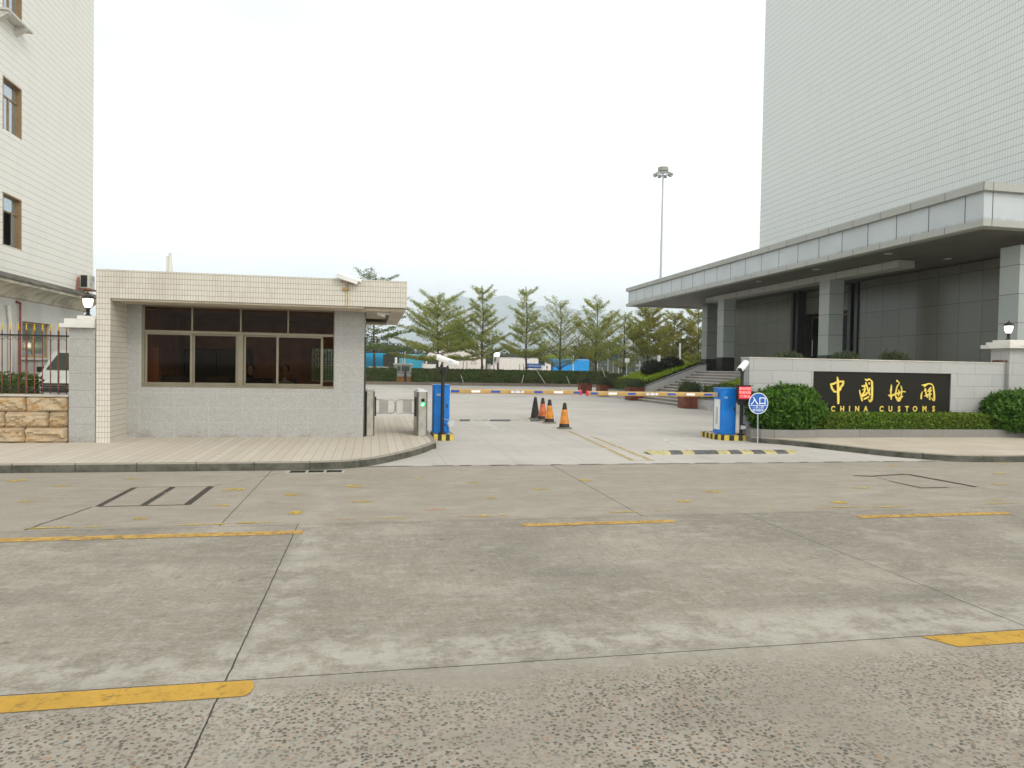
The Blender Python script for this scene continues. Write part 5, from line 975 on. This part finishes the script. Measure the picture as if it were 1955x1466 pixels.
def terminalia(label,px,top,wpx,Y,style,seed,group='tiered trees behind the far hedge',mat=None,dens=1.0,bare=.27):
    rs=random.Random(seed); base=gp(px,720); x=fx(px,Y,735); H=pY(px,top,Y).z; Wd=wpx/1353*Y*1.06/2*1.2
    t=thing('tree',label,'tree',(x,Y,.1),group)
    tb=MB(); lean=rs.uniform(-.15,.15); ax=lambda z:(x+lean*(z/H)**2+.05*sin(z*1.1+seed),Y+.05*cos(z+seed))
    zs=np.linspace(.1,H*.97,12); tb.tube([(*ax(z),z) for z in zs],[.095*(1-z/H)**.8+.012 for z in zs],7)
    P=[];ntier=rs.choice([5,6]); 
    for k in range(ntier+1):
        u=k/ntier; z0=H*(bare+(.90-bare)*u**1.02)
        if style=='cone': L=Wd*(1.15-.72*u)*(.85 if k==0 else 1); rise=.50+.30*u
        elif style=='vee': L=Wd*(1.12-.12*u if u<.6 else 1.0-1.0*(u-.6)); rise=.10+.75*u if u<.6 else .62
        else: L=Wd*(1.22-.62*u)*(1 if k else .8); rise=.58+.26*u
        nb=rs.choice([7,8,9]) if u<.8 else 5; a0=rs.uniform(0,6.28)
        for q in range(nb):
            a=a0+q*2*pi/nb+rs.uniform(-.3,.3); l=L*rs.uniform(.55,1.12); r_=rise*rs.uniform(.75,1.25); bx,by=ax(z0)
            d=Vector((cos(a),sin(a),r_)).normalized(); side=Vector((-sin(a),cos(a),0)); zz=z0+rs.uniform(-.42,.42)*(1 if 0<k<ntier else .3)
            pts=[Vector((bx,by,zz))+d*l*s+Vector((0,0,-.10*l*s*(1-s)))for s in (0,.33,.66,1)]
            tb.tube(pts,[.026*(1-u*.5),.017,.010,.004],5)
            m_=int(6+l*5)
            for j in range(m_):
                s=.18+.82*(j+rs.random())/m_; c0=pts[0].lerp(pts[3],s)+Vector((0,0,-.10*l*s*(1-s))); sd=rs.choice((-1,1)); tl=l*(.50*(1-s*.75))*rs.uniform(.6,1.2)
                td=(side*sd*.85+d*.62+Vector((0,0,rs.uniform(-.02,.20)))).normalized(); e=c0+td*tl
                if j%2==0: tb.tube([c0,e],[.006,.003],3,cap=False)
                nl=int((7+tl*22)*dens*(1 if style!='sparse' else .5))
                for _ in range(nl):
                    w=rs.random()**.8; p=c0.lerp(e,w); P.append((p.x+rs.gauss(0,.085),p.y+rs.gauss(0,.085),p.z+rs.gauss(.03,.055)))
            nl=int(16*l*dens)
            for _ in range(nl): s=.25+.75*rs.random(); c0=pts[0].lerp(pts[3],s); P.append((c0.x+rs.gauss(0,.06),c0.y+rs.gauss(0,.06),c0.z+rs.gauss(.05,.03)-.1*l*s*(1-s)))
    for _ in range(int(120*dens)): z=H*rs.uniform(.86,1.0); q=ax(z); r_=.35*(1.02-z/H)*4; P.append((q[0]+rs.gauss(0,r_*.4),q[1]+rs.gauss(0,r_*.4),z))
    tb.build('trunk',BARK,t,smooth=True); leaves(P,.125,mat or L_TREE,'crown',t,asp=.5,up=.55)
    # a stake frame tying the young tree
    for s_ in (-1,1): MB().tube([(x+s_*.55,Y-.2,.16),(x+s_*.04,Y-.02,1.75)],.022,5).build('stake',BARK,t)
    return t
terminalia('dark green tiered tree close behind the guardhouse, its top above the roof',713,524,118,59.6,'vee',19,mat=L_TREED,dens=.8,bare=.30)
terminalia('broad flat-topped tiered tree behind the left camera',834,566,126,61,'vee',5,dens=1.25)
terminalia('tall conical tiered tree in front of the large white lorry',920,545,92,61,'cone',8,dens=1.1)
terminalia('tallest conical tiered tree left of the blue road sign',1004,547,100,61,'cone',14,dens=1.1)
terminalia('sparse tiered tree with low forked limbs before the blue lorry',1069,575,106,61,'sparse',21,dens=.95,bare=.2)
terminalia('tiered tree at the right end of the blue lorry',1137,579,112,61,'round',33,dens=1.15)
terminalia('thin sparse tiered tree left of the canopy edge',1190,598,78,62.5,'sparse',37,dens=.95,bare=.22)
terminalia('dense olive-yellow tiered tree under the canopy edge',1235,592,112,63,'round',44,mat=L_TREEY,dens=1.9,bare=.36)
terminalia('slender tiered tree right of the dense olive one',1283,598,78,64,'round',52,mat=L_TREEY,dens=1.3,bare=.36)
terminalia('olive tiered tree beside the first canopy column',1331,594,104,63,'round',61,mat=L_TREEY,dens=1.7,bare=.30)
terminalia('olive tiered tree partly hidden by the canopy column',1376,600,90,66,'round',67,mat=L_TREEY,dens=1.4,bare=.25)
# broadleaf trees beyond the lorries
def broad(label,px,top,wpx,Y,seed,mat=L_WOOD,n=5000,group='trees beyond the lorry park',sz=.42):
    H=pY(px,top,Y).z; x=fx(px,Y,735); w=wpx/1353*Y/2*1.1; t=thing('tree',label,'tree',(x,Y,0),group); rs=random.Random(seed)
    tb=MB(); tb.tube([(x,Y,0),(x+.1,Y,H*.4),(x,Y,H*.7)],[w*.09+.1,w*.06+.06,.05],7); P=[]
    for k in range(9):
        a=rs.uniform(0,6.28); r_=rs.uniform(.1,.55)*w; c=(x+r_*cos(a),Y+r_*sin(a),H*(.42+.42*rs.random())); tb.tube([(x,Y,H*.35),c],[.09,.03],5); P.append(ellpts(c,(w*.52,w*.52,min(H*.17,w*.45)),n//9,.35,-1,.12,2.4,.55))
    tb.build('trunk',BARK,t); leaves(np.vstack(P),sz,mat,'crown',t,asp=.6); return t
broad('dense dark green rounded tree behind the white lorry',868,612,78,92,1,L_TREED,9000,sz=.28)
broad('grey-green tree far behind the shelter roof',745,648,80,150,2); broad('low bushy tree behind the short white lorry',1025,668,70,150,3,L_WOOD)
broad('yellow-green tree behind the blue lorry',1058,676,60,140,4,L_LIME); broad('low tree left of the wire fence',1108,672,60,150,5); broad('bushy tree behind the wire fence, left part',1160,650,90,160,6)
broad('low tree behind the wire fence, middle part',1210,682,60,150,7); broad('small round tree under the canopy near the white pole',1300,658,36,110,8,L_TREE,1800,sz=.25); broad('bushy green tree behind the canopy column, far',1345,668,80,120,9,L_TREE)
broad('low green tree beyond the lamp mast base',1250,690,80,170,10); broad('green tree left of the guardhouse edge, far',690,655,70,160,12)
P=np.concatenate([ellpts((x,190+rng.uniform(-12,12),1.5),(9,6,rng.uniform(3.5,7.5)),900,.4,-.2,.3,2,.3) for x in np.linspace(-60,110,30)])
o=leaves(P,1.1,L_WOOD,'far_wood',core=MB().box(-65,186,0,115,200,2.5)); tag(o,'low far-off belt of trees beyond the lorry park','wood',kind='stuff')
# bare small tree
bt=thing('bare_tree','small bare leafless tree between the two white lorries','tree',(fx(975,120,735),120,0)); tb=MB(); rs=random.Random(4); x0=fx(975,120,735); tb.tube([(x0,120,0),(x0,120,5.5)],[.12,.03],5)
for k in range(26): z=rs.uniform(2,5.3); a=rs.uniform(0,6.28); l=rs.uniform(.7,1.8); tb.tube([(x0,120,z),(x0+l*cos(a),120+l*sin(a),z+l*1.1)],[.03,.008],3)
tb.build('trunk',BARK,bt)

# ---- lorries
def wheelset(t,xs,y,r_=.5):
    for x in xs:
        w=MB(); w.lathe((0,0,0),[(r_*.55,0),(r_*.92,.0),(r_,.05),(r_,.24),(r_*.92,.28),(r_*.55,.28)],18); w.xf(Matrix.Translation((x,y,r_))@Matrix.Rotation(R(90),4,'X')); w.build('wheel',TYRE,t)
def lorry(label,x0,xc,x1,Y,h,boxmat,cabh,boxname='cargo_box',depth=2.5,fairing=True,cabmat=None):
    t=thing('lorry',label,'lorry',((x0+x1)/2,Y+1,0),'lorries parked beyond the hedge'); y0,y1=Y,Y+depth
    MB().box(xc+.35,y0,1.15,x1,y1,h).build(boxname,boxmat,t,bevel=.03); MB().box(xc+.4,y0-.012,h-.12,x1-.02,y0-.001,h-.06).build('top_rail',GALV,t)
    pr=[(x0+.1,.55),(x0,1.1),(x0+.05,1.9),(x0+.35,cabh-.75),(x0+.6,cabh-.55)]+([(x0+.9,cabh-.1),(xc-.2,cabh),(xc+.1,cabh)] if fairing else [(xc+.1,cabh-.5)])+[(xc+.1,.55)]
    c=MB().prism(pr,'y',y0+.05,y1-.05).build('cab',cabmat or TRW,t,bevel=.06,seg=2)
    wz0,wz1=1.75,cabh-.95 if fairing else cabh-.7
    MB().prism([(x0+.45,wz0),(x0+.55,wz1),(xc-.35,wz1),(xc-.35,wz0)],'y',y0+.035,y0+.049).build('side_window',GL_V,t); MB().prism([(x0-.012,wz0+.1),(x0+.02,wz0+.1),(x0+.34,wz1+.12),(x0+.29,wz1+.12)],'y',y0+.2,y1-.2).build('windscreen',GL_V,t)
    MB().box(x0+.12,y0-.12,1.8,x0+.26,y0-.0,2.3).build('wing_mirror',DARKM,t); MB().box(x0+.3,y0+.3,.7,x1-.2,y1-.3,1.13).build('chassis',DARKM,t)
    n=(x1-xc); wheelset(t,[x0+.9]+([xc+1.0] if n>6 else [])+[x1-1.2]+([x1-2.4] if n>6 else []),y0+.3); return t
YL=84
q=lambda px,Y=YL:fx(px,Y,690)
hz=lambda px,py,Y=YL:pY(px,py,Y).z
L1=lorry('large white articulated lorry with a triangle mark on its trailer',q(808),q(841),q(927),YL,hz(890,667),paint('cream_white_trailer',(.66,.61,.57),.55,var=.03),hz(840,670))
tx,tz=fx(904,YL,693),hz(904,690); b=MB()
for a in range(3): p=(tx+.38*cos(pi/2+a*2*pi/3),tz-.1+.38*sin(pi/2+a*2*pi/3)); r2=(tx+.38*cos(pi/2+(a+1)*2*pi/3),tz-.1+.38*sin(pi/2+(a+1)*2*pi/3)); b.tube([(p[0],YL-.01,p[1]),(r2[0],YL-.01,r2[1])],.03,4)
b.tube([(tx,YL-.012,tz+.05),(tx,YL-.012,tz-.12)],.03,4); b.build('triangle_mark',paint('grey_mark',(.28,.26,.25),.6),L1)
lorry('smaller white box lorry with a lit lamp above its cab',q(936,88),q(948,88),q(1028,88),88,hz(990,683,88),TRW,hz(945,690,88),fairing=True)
lorry('bright blue box lorry with a white cab behind the hedge',q(1036,86),q(1051,86),q(1125,86),86,hz(1090,685,86),BLUEB,hz(1048,690,86))
lorry('white-cabbed lorry with a teal box, partly hidden by the shelter post',q(741,92),q(757,92),q(812,92),92,hz(780,676,92),TEAL,hz(750,682,92))
b=thing('shipping_container','light blue shipping container under the shelter at left','container',(q(712,82),83,0)); MB().box(q(680,82),82,.3,q(735,82),84.4,hz(710,674,82)).build('body',CYAN,b,bevel=.03)
c_=MB()
for k in range(14): xx=q(681,82)+k*.24; c_.box(xx,81.97,.4,xx+.12,81.995,hz(710,674,82)-.1)
c_.build('corrugation',CYAN,b)
# shelter
sy=74; zt=hz(740,668,sy); t=thing('shelter','open lorry shelter with thin white roof on slim posts at left','shelter',(q(730,sy),sy+4,0)); MB().box(q(660,sy),sy,zt-.12,q(776,sy),sy+7,zt+.05).build('roof',GALV,t)
for px_ in (672,773): MB().box(q(px_,sy)-.07,sy+.1,0,q(px_,sy)+.07,sy+.24,zt-.12).build('post',GALV,t)
for px_ in (672,773): MB().box(q(px_,sy)-.07,sy+6.6,0,q(px_,sy)+.07,sy+6.74,zt-.12).build('post',GALV,t)
MB().box(q(733,sy),sy+5.5,0,q(757,sy),sy+5.6,zt-.4).build('back_panel',paint('olive_panel',(.12,.115,.085),.8),t)
# blue direction sign, opening gate and barrels in the hedge gap
def signpost(label,px,Y,zb,zt,w,mat,txt=None,postz=None,two=False,col=None,arrow=False):
    x=fx(px,Y,700); t=thing('signpost',label,'sign',(x,Y,0),'signs beyond the far hedge')
    if two: MB().tube([(x-w*.35,Y+.05,0),(x-w*.35,Y+.05,zt-.1)],.035,6).tube([(x+w*.35,Y+.05,0),(x+w*.35,Y+.05,zt-.1)],.035,6).build('post',GALV,t)
    else: MB().tube([(x,Y+.05,0),(x,Y+.05,zt-.05)],.04,6).build('post',GALV,t)
    p=MB().box(x-w/2,Y-.02,zb,x+w/2,Y,zt).build('panel',mat,t,bevel=.01)
    if txt: textmesh(txt,(zt-zb)*.55,facing((x,Y-.025,(zb+zt)/2)),REFW,'lettering',t,.001,sx=.9)
    if arrow: MB().tube([(x,Y-.03,zb+.1),(x,Y-.03,(zb+zt)/2),(x-w*.28,Y-.03,zt-.12)],.035,4).tube([(x,Y-.03,(zb+zt)/2),(x+w*.28,Y-.03,zt-.12)],.035,4).build('arrow',REFW,t)
    return t
Z=lambda px,py,Y:pY(px,py,Y).z
signpost('blue direction sign with a white forked arrow above the hedge gap',766,64,Z(766,683,64),Z(766,670,64),.48,SIGNB,arrow=True)
signpost('wide blue sign with white characters before the short white lorry',1019,70,Z(1019,703,70),Z(1019,694,70),1.55,SIGNB,'口岸货运出口')
signpost('small blue sign on the wire fence',1171,68,Z(1171,690,68),Z(1171,680,68),.32,SIGNB)
signpost('pale grey notice board on two posts before the wire fence',1184,66,Z(1184,702,66),Z(1184,684,66),.5,GALV,two=True)
signpost('white square sign on a thin post at the end of the hedge',1197,60,Z(1197,692,60),Z(1197,684,60),.42,WHITE); signpost('low white sign left of the round dark bushes',1221,64,Z(1221,700,64),Z(1221,695,64),.85,WHITE)
t=thing('gate','small dark bar gate closing the gap in the far hedge','gate',(fx(772,58.4,730),58.4,.1)); xa,xb=fx(757,58.4),fx(787,58.4)
for k in range(10): xx=xa+(xb-xa)*k/9; MB().tube([(xx,58.4,.1),(xx,58.4,1.0)],.014,5).build('bar',DARKM,t)
MB().box(xa,58.38,.97,xb,58.42,1.0).build('rail',DARKM,t); MB().box(fx(774,58.3)-.09,58.25,.1,fx(774,58.3)+.09,58.35,1.15).build('gate_post',DARKM,t)
for i,(px_,lb) in enumerate(((764,'orange and white plastic road barrier in the hedge gap, left one'),(780,'orange and white plastic road barrier in the hedge gap, right one'))):
    x=fx(px_,61); t=thing('road_barrier',lb,'road barrier',(x,61.5,.1),'plastic road barriers in the hedge gap'); MB().prism([(-.3,0),(.3,0),(.22,.5),(.12,.62),(-.12,.62),(-.22,.5)],'x',x-.38,x+.38).xf(Matrix.Translation((0,61.5,.16))).build('body',paint('orange_plastic',(.65,.28,.04),.5),t,bevel=.03); MB().box(x-.385,61.24,.60,x+.385,61.40,.80).build('white_band',WHITE,t)
for (px_,Y,top,lb) in ((722,70,700,'pale boxy kiosk top left of the blue sign'),(770,70,694,'pale boxy kiosk top behind the hedge gap')):
    x=fx(px_,Y); z=Z(px_,top,Y); t=thing('kiosk',lb,'kiosk',(x,Y+.7,0),'kiosks behind the hedge gap'); MB().box(x-.85,Y,0,x+.85,Y+1.4,z-.12).build('body',paint('kiosk_grey',(.33,.32,.28),.6),t); MB().box(x-.95,Y-.1,z-.12,x+.95,Y+1.5,z).build('roof',paint('kiosk_roof',(.50,.48,.42),.6),t,bevel=.02); MB().box(x-.6,Y-.01,z-.75,x+.6,Y+.02,z-.25).build('window',GL_V,t)
# wire fence on the right
t=thing('wire_fence','grey-green wire mesh fence beyond the far hedge at right','fence',(32,76,0)); xa,xb=fx(1140,76),fx(1400,76); zt=Z(1200,690,76); b=MB(); x=xa
while x<xb: b.box(x,76,.05,x+.022,76.01,zt); x+=.085
for k in range(12): b.box(xa,76.012,.1+k*zt/12,xb,76.018,.1+k*zt/12+.02)
b.build('mesh_panel',paint('fence_green_grey',(.12,.15,.13),.6),t)
x=xa
while x<xb: MB().box(x-.04,75.93,0,x+.04,75.99,zt+.08).build('post',GALV,t); x+=2.5
# thin poles
def lpole(label,px,Y,top,r_=.06,col=GALV,lamp=False):
    x=fx(px,Y,720); z=Z(px,top,Y); t=thing('pole',label,'pole',(x,Y,0),'poles beyond the far hedge'); MB().tube([(x,Y,0),(x,Y,z)],[r_,r_*.75],8).build('shaft',col,t,smooth=True); MB().lathe((x,Y,0),[(r_*2,0),(r_*2,.1),(r_,.15)],10).build('base',col,t)
    if lamp: MB().lathe((x+.35,Y,z-.05),[(.05,0),(.28,.06),(.33,.25),(.28,.45),(.05,.52)],14).build('lamp',emis('warm_lit_lamp',(1,.82,.55),6),t,smooth=True); MB().tube([(x,Y,z-.2),(x+.3,Y,z+.1)],.03,5).build('arm',col,t)
    return t
lpole('slim white pole before the dark rounded tree',856,72,632,.05,OFFW); lpole('white pole in front of the blue lorry',1094,70,678,.07,WHITE); lpole('bright white pole right of the round bushes under the canopy',1297,52,655,.09,WHITE)
lpole('lamp pole with a lit globe above the short white lorry cab',942,82,680,.05,GALV,True); lpole('thin white post beside the first canopy column',1353,44,682,.05,WHITE); lpole('thin grey pole near the far trees at centre',1160,100,664,.06,GALV)
for i,(px_,top) in enumerate(((884,688),(891,690),(897,702),(943,697),(950,690),(992,694),(999,694),(1208,672))):
    lpole(['thin dark post before the white lorry trailer, tallest of three','thin dark post before the white lorry trailer, middle one','short dark post before the white lorry trailer','thin dark post by the short lorry cab, left one','thin dark post by the short lorry cab, right one','thin dark post at the right part of the short lorry, left one','thin dark post at the right part of the short lorry, right one','thin dark post left of the canopy edge'][i],px_,66,top,.035,BARK)
# high mast lamp
p=pY(1266,330,110); xb=pY(1262,528,110).x-.25; mt=thing('high_mast_light','tall white high mast light with a ring of floodlights rising behind the canopy','mast light',(xb,110,0)); x=p.x; zt=p.z
MB().tube([(x,110,0),(x,110,zt)],[.27,.12],16).build('mast',paint('mast_grey_white',(.46,.47,.48),.5,.2,var=.05),mt,smooth=True)
MB().lathe((x,110,zt-.1),[(.75,.3),(.85,.4),(.85,.95),(.5,1.05)],20).build('head_housing',paint('head_grey',(.30,.31,.26),.6),mt)
rg=MB(); rg.tube([(x+1.05*cos(a),110+1.05*sin(a),zt-.15) for a in np.linspace(0,2*pi,21)],.09,6)
for k in range(6): a=k*pi/3; rg.tube([(x,110,zt-.05),(x+1.05*cos(a),110+1.05*sin(a),zt-.15)],.06,5)
rg.build('ring',GALV,mt)
for k in range(9):
    a=k*2*pi/9+.2; b=MB(); b.box(-.28,-.24,-.13,.28,.24,.10); b.prism([(-.24,.10),(.24,.10),(.15,.2),(-.15,.2)],'x',-.2,.2); b.xf(Matrix.Translation((x+1.35*cos(a),110+1.35*sin(a),zt-.28))@Matrix.Rotation(a,4,'Z')@Matrix.Rotation(R(18),4,'Y')); b.build('floodlight',paint('floodlight_grey',(.36,.37,.35),.5),mt,bevel=.02)

# ---------------------------------------------------------------- haze
hm=bpy.data.materials.new('haze'); hm.use_nodes=True; t=hm.node_tree; t.nodes.clear(); oo=t.nodes.new('ShaderNodeOutputMaterial'); pv=t.nodes.new('ShaderNodeVolumePrincipled'); pv.inputs['Color'].default_value=(.86,.93,1,1); pv.inputs['Density'].default_value=HAZE; pv.inputs['Anisotropy'].default_value=.0; t.links.new(pv.outputs[0],oo.inputs['Volume'])
hz_=MB().box(-8100,-410,-1.2,8100,9100,760).build('haze',hm); hz_['kind']='stuff'
